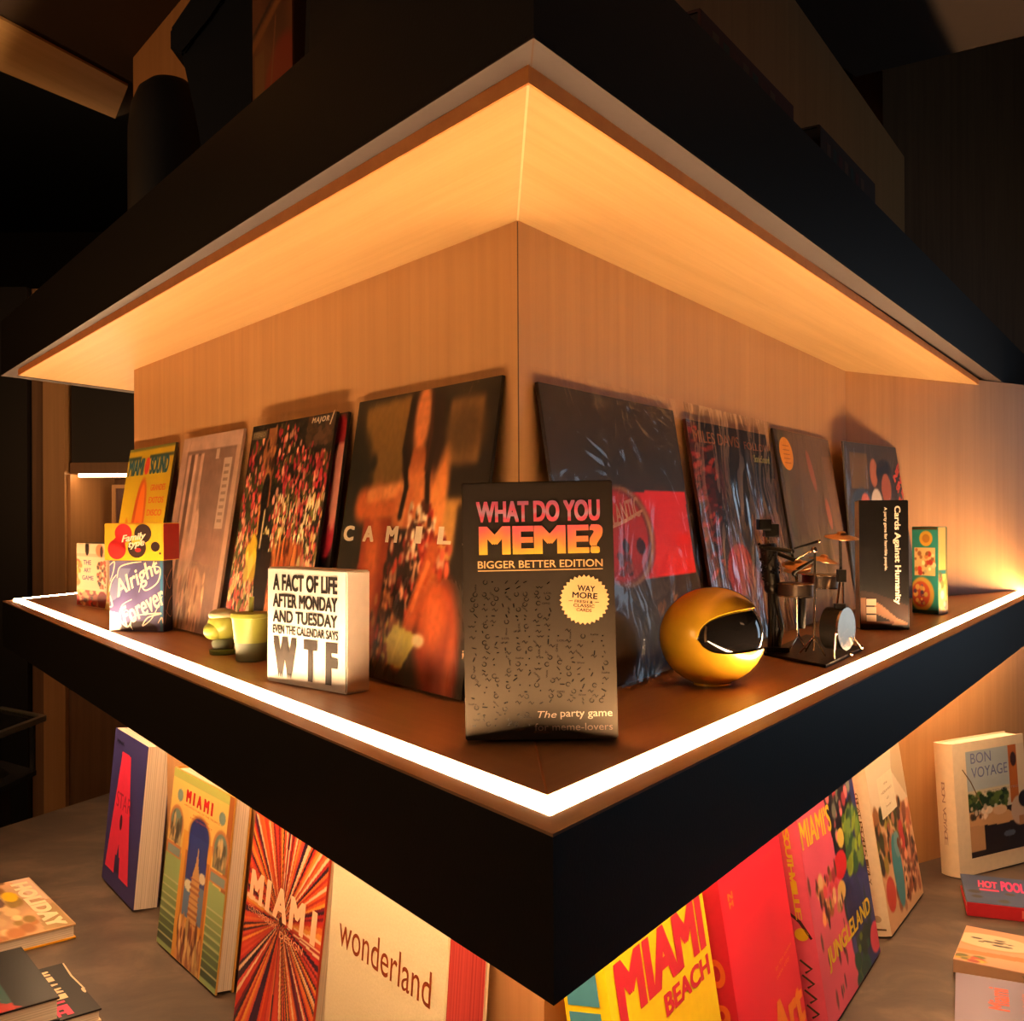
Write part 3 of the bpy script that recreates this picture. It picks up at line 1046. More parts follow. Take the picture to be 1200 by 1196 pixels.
a.ell(0.80, 0.17, 0.14, 0.20, (158, 58, 22), 12, soft=0.4).ell(0.86, 0.04, 0.1, 0.15, (140, 46, 18), soft=0.4).ell(0.77, 0.23, 0.07, 0.11, (206, 100, 48), 20, 0.8, soft=0.9).ell(0.90, 0.08, 0.03, 0.12, (220, 110, 60), 0, 0.5, soft=0.9)
a.poly([(0.46, 0.20), (0.70, 0.165), (0.66, 0.125), (0.60, 0.05), (0.45, 0.06)], (188, 172, 74)).ell(0.52, 0.14, 0.07, 0.06, (226, 216, 120), 0, 0.8, soft=0.9).ell(0.69, 0.15, 0.04, 0.022, (236, 204, 150), soft=0.5)
a.scatter(60, (0.33, 0.5, 0.05, 0.3), [(150, 80, 40), (90, 50, 26), (186, 120, 66)], 0.012, 0.02).blur(1).noise(60, 0.06)
a.c = np.clip(a.c * 1.14, 0, 1)


def cl(k):
    for ch, x in (('C', 0.035), ('A', 0.195), ('M', 0.37), ('I', 0.575), ('L', 0.725), ('A', 0.88)):
        k.text(ch, x, x + (0.045 if ch == 'I' else 0.085), 0.462, 0.518, ink(236, 214, 180), 0.05)


record('dark record with amber shapes and wide spaced cream letters, just left of the column corner', leanL(0.0136, 0.3026, ZS, 0.0565, 0.005, 9.1), 0.3026, 0.328, a, ink(22, 16, 12), group=LPG, lettering=cl, top_gap=0.006, inset_w=(0.003, 0.005), film='film')

# --- charcoal and red record
a = Art(120, 120, (58, 46, 38), seed=31)
a.noise(7, 0.14).noise(24, 0.08)
a.poly([(0.45, 0.655), (0.985, 0.665), (0.975, 0.335), (0.42, 0.335)], (232, 32, 34))
a.ell(0.425, 0.495, 0.232, 0.178, (120, 66, 40)).ell(0.412, 0.495, 0.228, 0.174, (206, 150, 104)).ell(0.398, 0.495, 0.222, 0.168, (60, 20, 16)).ell(0.392, 0.495, 0.215, 0.163, (186, 34, 30))
a.ell(0.42, 0.46, 0.025, 0.025, (60, 20, 18)).ell(0.535, 0.455, 0.035, 0.03, (70, 22, 20)).scatter(14, (0.36, 0.46, 0.36, 0.44), [(110, 30, 26), (150, 60, 50)], 0.02, 0.014)
a.scatter(14, (0.6, 0.66, 0.17, 0.27), [(140, 90, 50), (90, 60, 40)], 0.012, 0.016).scatter(12, (0.73, 0.78, 0.17, 0.27), [(150, 96, 54), (90, 60, 40)], 0.010, 0.02)


def bl(k):
    k.text('ATLANTIC', 0.27, 0.56, 0.52, 0.59, ink(196, 140, 120), 0.02, 0.0, rot=9)
    k.ribbon([(0.30, 0.50), (0.45, 0.53), (0.58, 0.565)], 0.004, ink(206, 150, 120))


record('charcoal record with bright red block and red disc, behind the black game box corner', leanR(0.020, 0.352, ZS, 0.0565, 0.005, 9.1), 0.352, 0.330, a, ink(46, 30, 22), group=LPG, lettering=bl, film='film_b', top_gap=0.014, inset_w=(0.006, 0.008))

# --- wrinkled sleeve record, red splashes
a = Art(110, 110, (46, 38, 40), seed=41)
a.noise(5, 0.25)
a.poly([(0, 1), (0.14, 1), (0.2, 0.7), (0.28, 0.3), (0.2, 0), (0, 0)], (96, 22, 16)).scatter(120, (0.0, 0.26, 0.3, 0.98), [(170, 34, 22), (60, 14, 12), (30, 14, 12), (196, 60, 40)], 0.05, 0.012, (-10, 30))
a.rect(0.1, 1, 0.9, 1, (34, 28, 26)).scatter(70, (0.2, 0.8, 0.1, 0.8), [(58, 52, 60), (40, 34, 38), (84, 40, 44)], 0.03, 0.12)
a.ell(0.36, 0.33, 0.16, 0.12, (190, 26, 30), 10).ell(0.5, 0.22, 0.12, 0.14, (130, 60, 76), 20, 0.7)
a.poly([(0.62, 0.55), (1.0, 0.6), (1.0, 0.0), (0.6, 0.0)], (120, 64, 34), 0.8).scatter(40, (0.6, 1, 0, 0.55), [(150, 90, 50), (90, 44, 26)], 0.02, 0.08)


def ml(k):
    k.text('MILES DAVIS', 0.06, 0.56, 0.845, 0.895, ink(190, 120, 84), 0.01)
    k.text('FOLLOW', 0.62, 0.96, 0.845, 0.88, ink(170, 100, 70), 0.01)
    k.rect(0.69, 0.97, 0.72, 0.855, ink(24, 22, 14))
    k.text('SonicSound', 0.72, 0.93, 0.79, 0.825, ink(196, 190, 110), 0.02, dy=0.0003)


record('record in a very wrinkled shiny sleeve with red left edge, behind the drummer sculpture', leanR(0.3976, 0.350, ZS, 0.0565, 0.005, 9.1), 0.350, 0.330, a, ink(70, 22, 14), group=LPG, lettering=ml, film='film_w', top_gap=0.022, inset_w=(0.004, 0.02))

# --- olive record with orange sticker
a = Art(90, 90, (96, 70, 40), seed=51)
a.noise(4, 0.16).rect(0, 0.05, 0, 1, (40, 28, 18)).poly([(0.05, 1), (0.15, 1), (0.1, 0), (0.05, 0)], (76, 70, 44)).rect(0.12, 0.8, 0, 0.45, (92, 84, 46), 0.5)
a.poly([(0.8, 0.9), (1, 0.9), (1, 0), (0.9, 0)], (140, 92, 52), 0.6)
a.ell(0.55, 0.8, 0.04, 0.12, (170, 80, 46), 20).ell(0.76, 0.56, 0.04, 0.09, (170, 76, 46), 12).seg((0.5, 0.5), (0.56, 0.1), 0.012, (130, 100, 60)).seg((0.7, 0.5), (0.74, 0.05), 0.012, (130, 100, 60))


def ol(k):
    k.ell(0.16, 0.86, 0.105, 0.085, ink(236, 150, 26))
    for i in range(5):
        k.rect(0.11, 0.21, 0.81 + i * 0.022, 0.815 + i * 0.022, ink(190, 100, 20), 0.0003)


record('olive brown record with round orange sticker, right of the wrinkled sleeve', leanR(0.765, 0.340, ZS, 0.0570, 0.006, 9.1), 0.340, 0.328, a, ink(44, 30, 18), group=LPG, lettering=ol, top_gap=0.006, mat='print_gloss')

# --- last record across the inner corner
a = Art(90, 90, (60, 44, 34), seed=61)
a.noise(6, 0.2).rect(0, 1, 0.86, 1, (70, 54, 40)).rect(0.07, 0.34, 0.72, 0.94, (110, 76, 22)).ell(0.22, 0.6, 0.18, 0.12, (54, 66, 84)).rect(0.8, 1, 0.3, 0.75, (70, 60, 52))
a.ell(0.43, 0.82, 0.06, 0.09, (176, 96, 60)).ell(0.45, 0.62, 0.09, 0.1, (210, 190, 180)).ell(0.6, 0.82, 0.13, 0.09, (26, 18, 14)).ell(0.62, 0.72, 0.08, 0.1, (170, 84, 52)).ell(0.60, 0.55, 0.14, 0.09, (180, 130, 110)).ell(0.27, 0.62, 0.07, 0.07, (206, 96, 70)).rect(0, 1, 0, 0.45, (66, 62, 70))


def la(k):
    for i, t in enumerate(('NEW', 'SINGLE', 'LIVE')):
        k.text(t, 0.72 + i * 0.035, 0.98 + i * 0.035 - 0.02, 0.83 - i * 0.07, 0.88 - i * 0.07, ink(206, 70, 46), 0.06, rot=42)


record('record across the inner corner, red slanted letters, behind the tall black box', frame(0.645, 1.925, ZS, 49, 0.005, 4), 0.33, 0.323, a, ink(120, 116, 120), group=LPG, lettering=la, top_gap=0.004)


# ============================================================ BOXES AND ORNAMENTS on the shelf
def carton(name, label, cat, mw, w_, h_, d, mats, bev=0.001, parts=None):
    """box with separately coloured faces, mats: dict front left right top"""
    t = thing(name, label, cat, mw)
    bm = bmesh.new()
    fs = add_box(bm, 0, w_, 0, d, 0, h_)
    ml = []
    for key, f in zip(('bottom', 'top', 'front', 'back', 'left', 'right'), fs):
        m = mats.get(key, mats['front'])
        if m not in ml:
            ml.append(m)
        f.material_index = ml.index(m)
    if bev:
        bmesh.ops.bevel(bm, geom=list(bm.edges), offset=bev, segments=2, affect='EDGES')
    bm_done(bm, 'box', ml, t)
    return t


# --- big black party game box
def game_black():
    m, nt, b = newmat('black_foil_board')
    tc = nt.nodes.new('ShaderNodeTexCoord')
    n = nt.nodes.new('ShaderNodeTexNoise')
    n.inputs['Scale'].default_value = 300
    nt.links.new(tc.outputs['Object'], n.inputs['Vector'])
    cr = nt.nodes.new('ShaderNodeValToRGB')
    cr.color_ramp.elements[0].color = (0.020, 0.014, 0.010, 1)
    cr.color_ramp.elements[1].color = (0.026, 0.018, 0.013, 1)
    nt.links.new(n.outputs['Fac'], cr.inputs['Fac'])
    nt.links.new(cr.outputs['Color'], b.inputs['Base Color'])
    b.inputs['Roughness'].default_value = 0.43
    b.inputs['Specular IOR Level'].default_value = 0.9
    b.inputs['Specular Tint'].default_value = (1.0, 0.78, 0.55, 1)
    return m


M['game_black'] = game_black()
mw = frame(-0.0374, 0.8045, ZS, -1.6, 0.05, 3.0, 0.9)
w_, h_ = 0.1200, 0.2035
t = carton('game_box', 'large black game box with pink and orange title, at the front corner of the shelf', 'box', mw, w_, h_, 0.05, {'front': M['game_black'], 'left': ink(190, 150, 110), 'right': ink(190, 150, 110)})


def foil():
    m, nt, b = newmat('pink_orange_foil')
    tc = nt.nodes.new('ShaderNodeTexCoord')
    sp = nt.nodes.new('ShaderNodeSeparateXYZ')
    nt.links.new(tc.outputs['Object'], sp.inputs[0])
    n = nt.nodes.new('ShaderNodeTexNoise')
    n.inputs['Scale'].default_value = 28
    nt.links.new(tc.outputs['Object'], n.inputs['Vector'])
    mr = nt.nodes.new('ShaderNodeMapRange')
    mr.inputs['From Min'].default_value = 0.146
    mr.inputs['From Max'].default_value = 0.196
    nt.links.new(sp.outputs['Z'], mr.inputs['Value'])
    ad = nt.nodes.new('ShaderNodeMath')
    ad.operation = 'MULTIPLY_ADD'
    ad.inputs[1].default_value = 0.7
    nt.links.new(n.outputs['Fac'], ad.inputs[0])
    sb = nt.nodes.new('ShaderNodeMath')
    sb.operation = 'SUBTRACT'
    sb.inputs[1].default_value = 0.35
    nt.links.new(mr.outputs[0], ad.inputs[2])
    nt.links.new(ad.outputs[0], sb.inputs[0])
    cr = nt.nodes.new('ShaderNodeValToRGB')
    e = cr.color_ramp.elements
    e[0].position, e[0].color = 0.0, rgb(255, 196, 70) + (1,)
    e[1].position, e[1].color = 1.0, rgb(165, 120, 150) + (1,)
    for p, c in ((0.15, (255, 150, 80)), (0.35, (250, 110, 110)), (0.55, (235, 90, 110)), (0.62, (200, 150, 165)), (0.75, (232, 92, 116))):
        k = e.new(p)
        k.color = rgb(*c) + (1,)
    nt.links.new(sb.outputs[0], cr.inputs['Fac'])
    nt.links.new(cr.outputs['Color'], b.inputs['Base Color'])
    b.inputs['Roughness'].default_value = 0.3
    b.inputs['Metallic'].default_value = 0.15
    return m


M['foil'] = foil()
gold = ink(226, 176, 116)
k = Ink(w_, h_, -0.0006)
k.text('WHAT DO YOU', 0.095, 0.915, 0.842, 0.925, M['foil'], 0.045)
k.text('MEME?', 0.11, 0.93, 0.715, 0.828, M['foil'], 0.05)
k.text('BIGGER BETTER EDITION', 0.10, 0.925, 0.663, 0.692, gold, 0.012)
k.rect(0.10, 0.925, 0.652, 0.6555, gold)
dk = M['ink']
k.text('WAY', 0.755, 0.87, 0.567, 0.590, dk, 0.02, rot=-5, dy=0.0003)
k.text('MORE', 0.72, 0.885, 0.540, 0.563, dk, 0.02, rot=-5, dy=0.0003)
k.text('FRESH &', 0.735, 0.855, 0.522, 0.533, dk, 0.01, rot=-5, dy=0.0003)
k.text('CLASSIC', 0.725, 0.865, 0.506, 0.518, dk, 0.01, rot=-5, dy=0.0003)
k.text('CARDS', 0.745, 0.845, 0.489, 0.501, dk, 0.01, rot=-5, dy=0.0003)
k.rect(0.695, 0.722, 0.531, 0.533, dk, 0.0003)
k.rect(0.868, 0.895, 0.523, 0.525, dk, 0.0003)
k2 = Ink(w_, h_, -0.00055)
k2.ell(0.80, 0.535, 0.165, 0.0975, gold, spikes=32, amp=0.10)
tag(k2.done('seal', t), 'gold star edged seal')
k.text('The', 0.475, 0.60, 0.083, 0.109, ink(226, 196, 166), 0.0, 0.25)
k.text('party game', 0.625, 0.965, 0.077, 0.109, ink(226, 196, 166), 0.005)
k.text('for meme-lovers', 0.455, 0.965, 0.034, 0.062, ink(170, 140, 120), 0.0)
k.done('lettering', t)
# small glossy symbols scattered over the lower two thirds
M['gloss_black'] = flat('spot_varnish', (0.011, 0.008, 0.006), 0.25)
k = Ink(w_, h_, -0.0005)
rn = random.Random(4)
for j in range(27):
    for i in range(13):
        x = 0.07 + 0.07 * i + rn.uniform(-0.02, 0.02)
        y = 0.06 + 0.021 * j + rn.uniform(-0.005, 0.005)
        if (x > 0.62 and 0.42 < y) or (x > 0.42 and y < 0.13) or y > 0.615 or rn.random() < 0.12:
            continue
        c = rn.random()
        a_ = rn.uniform(0, PI)
        if c < 0.3:
            l = rn.uniform(0.007, 0.018)
            dx, dy_ = math.cos(a_) * l, math.sin(a_) * l * w_ / h_
            k.ribbon([(x - dx, y - dy_), (x, y), (x + dx, y + dy_)], rn.uniform(0.0006, 0.0012), M['gloss_black'])
        elif c < 0.5:
            k.text(rn.choice(['LOL', 'OMG', 'Wow', '#', 'haha', 'w', 'Yas']), x - 0.025, x + 0.025, y - 0.0035, y + 0.0035, M['gloss_black'], 0.0, rot=rn.choice([0, 0, 45, -45, 90]))
        elif c < 0.7:
            k.ribbon([(x + 0.014 * math.cos(q), y + 0.008 * math.sin(q)) for q in np.linspace(a_, a_ + 5.4, 9)], 0.0006, M['gloss_black'])
        elif c < 0.85:
            k.ribbon([(x - 0.018, y), (x - 0.006, y + 0.006), (x + 0.006, y - 0.005), (x + 0.018, y + 0.003)], 0.0007, M['gloss_black'])
        else:
            k.ell(x, y, 0.005, 0.003, M['gloss_black'], 8)
tag(k.done('varnish_symbols', t), kind='stuff')

# --- white message block
mw = frame(-0.2696, 1.119, ZS, -42, 0.034, 0.6)
w_, h_ = 0.137, 0.1245
t = carton('message_block', 'thick white wooden block with black capital letters, left of the big black game box', 'sign', mw, w_, h_, 0.031, {'front': flat('white_paint', (0.82, 0.78, 0.70), 0.5, bump=0.1, bscale=120), 'right': flat('cream_side', (0.72, 0.60, 0.48), 0.6), 'top': flat('cream_top', (0.74, 0.62, 0.50), 0.6)}, 0.0015)
k = Ink(w_, h_, -0.0005)
k.text('A FACT OF LIFE', 0.085, 0.90, 0.80, 0.945, dk, 0.05, slope=0.0)
k.text('AFTER MONDAY', 0.085, 0.90, 0.655, 0.775, dk, 0.045)
k.text('AND TUESDAY', 0.085, 0.90, 0.525, 0.632, dk, 0.04)
k.text('EVEN THE CALENDAR SAYS', 0.085, 0.91, 0.428, 0.503, dk, 0.035)
br = flat('worn_brown_ink', (0.022, 0.014, 0.010), 0.6, vary=0.6, bscale=160)
for ch, x0, x1 in (('W', 0.095, 0.40), ('T', 0.49, 0.66), ('F', 0.76, 0.905)):
    k.text(ch, x0, x1, 0.055, 0.405, br, 0.085)
k.done('lettering', t)

# --- blue lettered box and yellow box on top of it
mw = frame(-0.6401, 1.621, ZS, -12)
w_, h_, d_ = 0.095, 0.112, 0.028
a = Art(70, 80, (92, 84, 128), seed=71)
a.noise(4, 0.18).poly([(0, 0), (0.22, 0), (0.2, 0.24), (0, 0.28)], (226, 214, 200)).ell(0.55, 0.02, 0.35, 0.12, (56, 36, 44)).poly([(0.2, 0.9), (0.4, 0.9), (0.2, 0.5), (0, 0.4), (0, 0.6)], (140, 150, 180), 0.6).rect(0.95, 1, 0, 1, (60, 120, 160))
t = carton('card_box', 'blue violet box with pale looping script, under the yellow box', 'box', mw, w_, h_, d_, {'front': ink(84, 76, 120), 'right': ink(26, 30, 46), 'top': ink(90, 84, 120)})
a.mesh('front_print', w_ - 0.002, h_ - 0.002, t, M['print'], 0.001, 0.001, -0.0003)
k = Ink(w_, h_, -0.0006)
pale = ink(232, 208, 186)
k.text('Alright', 0.06, 0.98, 0.58, 0.88, pale, 0.018, 0.35, rot=29)
k.text('Forever', 0.18, 1.06, 0.22, 0.50, pale, 0.018, 0.35, rot=29)
for pts in ([(0.55, 0.55), (0.7, 0.86), (0.93, 0.9), (0.9, 0.7), (0.68, 0.58), (0.6, 0.68), (0.66, 0.84)],
            [(0.42, 0.45), (0.24, 0.36), (0.2, 0.18), (0.34, 0.06), (0.42, 0.2), (0.3, 0.3), (0.26, 0.12)],
            [(0.98, 0.5), (0.8, 0.2), (0.62, 0.08), (0.72, 0.2), (0.96, 0.26), (0.5, 0.22), (0.4, 0.1), (0.44, 0.02)],
            [(0.0, 0.92), (0.1, 0.98), (0.08, 0.84), (0.02, 0.7)], [(0.15, 0.75), (0.2, 0.9), (0.4, 0.96), (0.6, 0.98)],
            [(0.0, 0.55), (0.05, 0.7), (0.14, 0.8)], [(0.02, 0.5), (0.06, 0.36), (0.0, 0.34)], [(0.9, 0.12), (0.97, 0.2), (0.99, 0.12)]):
    k.ribbon(spline(pts), 0.0022, pale)
k.done('lettering', t)
k = Ink(d_, h_, 0)
for pts in ([(0.1, 0.1), (0.5, 0.4), (0.9, 0.5)], [(0.1, 0.5), (0.4, 0.75), (0.95, 0.9)], [(0.2, 0.3), (0.7, 0.2), (0.9, 0.3)], [(0.1, 0.8), (0.6, 0.6), (0.9, 0.75)]):
    k.ribbon(spline(pts), 0.0018, ink(150, 110, 90))
k.done('side_lettering', t, Matrix.Translation((w_ + 0.0004, 0, 0)) @ Matrix.Rotation(PI / 2, 4, 'Z'))

mw = frame(-0.6455, 1.615, ZS + 0.1122, -12)
w_, h_, d_ = 0.103, 0.0585, 0.048
t = carton('card_box', 'small yellow box with red and brown circles, stacked on the blue lettered box', 'box', mw, w_, h_, d_, {'front': ink(238, 186, 40), 'right': ink(150, 16, 14), 'top': ink(160, 120, 40)})
red, brn = ink(222, 44, 44), ink(56, 34, 26)
k = Ink(w_, h_, -0.0006)
asp = w_ / h_
k.ell(0.33, 0.73, 0.145, 0.145 * asp, red)
k.ell(0.22, 0.30, 0.155, 0.155 * asp, red)
k.poly([(0.19, 0.75), (0.36, 0.5), (0.37, 0.3), (0.1, 0.45), (0.2, 0.62)], red)
k.ell(0.66, 0.72, 0.145, 0.145 * asp, brn)
k.ell(0.56, 0.34, 0.155, 0.155 * asp, brn)
k.ell(0.56, 0.53, 0.09, 0.06 * asp, ink(238, 186, 40), dy=0.0003)
k.ell(0.58, 0.28, 0.05, 0.03 * asp, red, dy=0.0003)
k.ell(0.87, 0.37, 0.075, 0.075 * asp, brn)
k.ell(0.95, 0.19, 0.018, 0.018 * asp, brn)
k.text('Family', 0.30, 0.72, 0.48, 0.72, ink(246, 226, 196), 0.03, 0.4, rot=8, dy=0.0006)
k.text('type', 0.42, 0.70, 0.32, 0.52, ink(246, 226, 196), 0.03, 0.4, rot=8, dy=0.0006)
k.done('lettering', t)

# --- art game box
mw = frame(-0.8972, 2.1028, ZS, -44)
w_, h_, d_ = 0.140, 0.128, 0.043
a = Art(80, 80, (206, 176, 140), seed=81)
a.rect(0, 1, 0.80, 0.84, (200, 150, 120)).ell(0.36, 0.93, 0.07, 0.12, (40, 24, 20)).ell(0.78, 0.9, 0.13, 0.1, (190, 110, 70)).ell(0.84, 0.88, 0.05, 0.09, (60, 30, 24))
a.scatter(50, (0.7, 0.98, 0.3, 0.72), [(150, 60, 40), (110, 60, 40), (210, 120, 70), (60, 30, 26)], 0.04, 0.03)
a.rect(0, 1, 0.0, 0.22, (176, 70, 44)).scatter(50, (0, 1, 0, 0.26), [(210, 60, 40), (230, 170, 110), (120, 30, 26), (90, 40, 26)], 0.08, 0.04)
a.ell(0.86, 0.13, 0.15, 0.13, (130, 14, 16)).ell(0.03, 0.7, 0.09, 0.05, (210, 50, 30)).scatter(24, (0, 0.16, 0.3, 0.7), [(220, 150, 70), (200, 110, 60)], 0.04, 0.04)
a.rect(0.05, 0.95, 0.26, 0.29, (220, 180, 140))
t = carton('game_box', 'small cream game box with dark green side, at the far left end', 'box', mw, w_, h_, d_, {'front': ink(228, 200, 168), 'left': ink(20, 44, 34), 'top': ink(60, 34, 26)})
a.mesh('front_print', w_ - 0.002, h_ - 0.002, t, M['print'], 0.001, 0.001, -0.0003)
k = Ink(w_, h_, -0.0006)
vi = ink(70, 56, 110)
k.text('THE', 0.24, 0.50, 0.66, 0.735, vi, 0.02)
k.text('ART', 0.26, 0.49, 0.54, 0.61, vi, 0.02)
k.text('GAME', 0.20, 0.58, 0.42, 0.49, vi, 0.02)
k.done('lettering', t)
k = Ink(d_, h_, 0)
k.ell(0.4, 0.9, 0.2, 0.07, ink(210, 200, 170))
k.ell(0.6, 0.6, 0.25, 0.06, ink(200, 90, 50))
k.ell(0.3, 0.5, 0.2, 0.05, ink(220, 140, 80))
k.ribbon([(0.3, 0.05), (0.32, 0.25), (0.28, 0.45)], 0.006, ink(150, 200, 150))
k.done('side_print', t, Matrix.Translation((-0.0004, d_, 0)) @ Matrix.Rotation(-PI / 2, 4, 'Z'))

# --- black upright card box
mw = frame(0.5388, 1.583, ZS, -8, 0.036, 1.0)
w_, h_ = 0.0735, 0.2
a = Art(50, 110, (20, 14, 11), seed=91)
a.poly([(0, 0), (1, 0), (1, 0.18), (0.3, 0.28), (0, 0.3)], (58, 34, 22))
a.poly([(0.30, 0.21), (0.42, 0.19), (0.80, 0.07), (0.98, 0.05), (0.95, 0.01), (0.66, 0.02), (0.60, 0.07), (0.3, 0.12)], (176, 120, 84)).ell(0.78, 0.045, 0.13, 0.03, (196, 140, 100)).rect(0.0, 0.7, 0.04, 0.055, (150, 90, 60)).rect(0.0, 0.1, 0.06, 0.24, (170, 116, 80)).rect(0, 1, 0, 0.028, (14, 10, 8))
t = carton('card_box', 'tall black card game box with white sideways lettering, at the right end of the shelf', 'box', mw, w_, h_, 0.036, {'front': ink(18, 14, 12), 'left': ink(230, 200, 170), 'top': ink(20, 14, 12)})
a.mesh('front_print', w_ - 0.002, h_ - 0.002, t, M['print_gloss'], 0.001, 0.001, -0.0003)
k = Ink(w_, h_, -0.0006)
wh = ink(245, 225, 200)
# sideways lines: rectangle given unrotated (long in x), turned by -90
L_ = 0.152 / w_
k.text('Cards Against Humanity', 0.76 - L_ / 2, 0.76 + L_ / 2, 0.575 - 0.0058 / h_, 0.575 + 0.0058 / h_, wh, 0.03, rot=-90)
L_ = 0.098 / w_
k.text('A party game for horrible people.', 0.53 - L_ / 2, 0.53 + L_ / 2, 0.70 - 0.0028 / h_, 0.70 + 0.0028 / h_, wh, 0.02, rot=-90)
for i in range(3):
    k.rect(0.13, 0.33, 0.062 + 0.062 * i, 0.112 + 0.062 * i, ink(236, 200, 164), 0.0002)
k.done('lettering', t)

# --- teal box
mw = frame(0.7244, 1.8507, ZS, -50)
w_, h_, d_ = 0.0495, 0.156, 0.034
a = Art(50, 120, (44, 134, 120), seed=95)
a.ell(0.55, 0.87, 0.26, 0.09, (214, 160, 50)).ell(0.55, 0.87, 0.15, 0.05, (180, 120, 40)).rect(0.1, 0.9, 0.44, 0.76, (224, 186, 116)).scatter(26, (0.12, 0.88, 0.46, 0.74), [(190, 120, 60), (240, 210, 150), (150, 90, 50), (200, 60, 40)], 0.08, 0.03)
a.ell(0.38, 0.22, 0.48, 0.2, (216, 168, 70)).ell(0.34, 0.22, 0.36, 0.15, (206, 84, 50)).scatter(20, (0.1, 0.6, 0.1, 0.32), [(180, 50, 60), (236, 190, 100), (110, 70, 110)], 0.08, 0.03).rect(0, 1, 0, 0.04, (30, 60, 54)).rect(0, 1, 0.97, 1, (70, 60, 30))
t = carton('snack_box', 'teal box with food pictures and yellow side, rightmost on the shelf', 'box', mw, w_, h_, d_, {'front': ink(44, 134, 120), 'right': ink(222, 178, 80), 'top': ink(90, 76, 40)})
a.mesh('front_print', w_ - 0.002, h_ - 0.002, t, M['print'], 0.001, 0.001, -0.0003)
a = Art(30, 80, (226, 182, 84), seed=96)
a.rect(0, 1, 0.46, 0.5, (40, 110, 100)).rect(0.8, 1, 0, 1, (120, 110, 40)).scatter(14, (0, 1, 0, 0.45), [(240, 220, 150), (110, 120, 40), (170, 60, 40)], 0.2, 0.05)
o = a.mesh('side_print', d_ - 0.002, h_ - 0.002, t, M['print'], 0.001, 0.001, 0)
o.matrix_basis = Matrix.Translation((w_ + 0.0004, 0, 0)) @ Matrix.Rotation(PI / 2, 4, 'Z')

# --- yellow green cup with straw
c = P2(288.5, 777, ZS)
cx, cy = c.x, c.y + 0.024
t = thing('toy_cup', 'small yellow green cup with lid and straw, next to the white message block', 'cup', Matrix.Translation((cx, cy, ZS)))
gr = flat('sage_plastic', (0.15, 0.17, 0.085), 0.4)
yg = flat('yellow_plastic', (0.36, 0.37, 0.06), 0.35)
lathe('base', [(0.0165, 0.0), (0.0185, 0.001), (0.0200, 0.020), (0.0205, 0.0235)], gr, t, 32)
lathe('cup', [(0.0205, 0.0235), (0.0232, 0.050), (0.0240, 0.054)], yg, t, 32)
lathe('lid', [(0.0240, 0.054), (0.0253, 0.0545), (0.0253, 0.0575), (0.0240, 0.0600), (0.0180, 0.0605), (0.004, 0.0607)], yg, t, 32)
tube('straw', [(0.0, 0, 0.0605), (0.001, 0, 0.080)], 0.0031, yg, t, 12)

# --- rounded yellow green figure (plain stand-in shape)
c = P2(257, 768, ZS)
cx, cy = c.x, c.y + 0.018
t = thing('toy_figure', 'small round yellow green ornament on a green foot, left of the toy cup', 'ornament', Matrix.Translation((cx, cy, ZS)))
lathe('foot', [(0.0165, 0.0), (0.0175, 0.001), (0.0180, 0.006), (0.013, 0.0075)], flat('green_plastic', (0.16, 0.22, 0.06), 0.4), t, 28)
lathe('body', [(0.0135, 0.0075), (0.0150, 0.014), (0.0130, 0.020)], gr, t, 28)


def blob(name, cx, cy, cz, rx, ry, rz, mat, parent, seg=28, rings=16):
    bm = bmesh.new()
    bmesh.ops.create_uvsphere(bm, u_segments=seg, v_segments=rings, radius=1.0)
    for v in bm.verts:
        v.co = Vector((cx + v.co.x * rx, cy + v.co.y * ry, cz + v.co.z * rz))
    return bm_done(bm, name, mat, parent, smooth=True)


blob('head', 0.001, 0, 0.0375, 0.0215, 0.019, 0.0205, yg, t)
blob('muzzle', -0.010, -0.006, 0.031, 0.0140, 0.0150, 0.0120, yg, t)
blob('cap', 0.0, 0, 0.0510, 0.0190, 0.0165, 0.0090, flat('pale_yellow_plastic', (0.50, 0.43, 0.24), 0.35), t)

# --- yellow helmet ornament
c = P2(834, 812, ZS)
R_ = 0.0545
hx, hy = 0.2115, 1.083
t = thing('helmet_ornament', 'glossy golden yellow round helmet ornament with black visor', 'ornament',
          Matrix.Translation((hx, hy, ZS)))
rotm = Matrix.Translation((0, 0, 0.0515)) @ Matrix.Rotation(math.radians(-38), 4, 'Z') @ Matrix.Rotation(math.radians(-12), 4, 'Y')
M['gold'] = flat('golden_yellow_lacquer', (0.80, 0.42, 0.02), 0.26, metal=0.25, coat=0.4)
M['visor'] = flat('black_visor', (0.006, 0.005, 0.005), 0.06, coat=1.0)


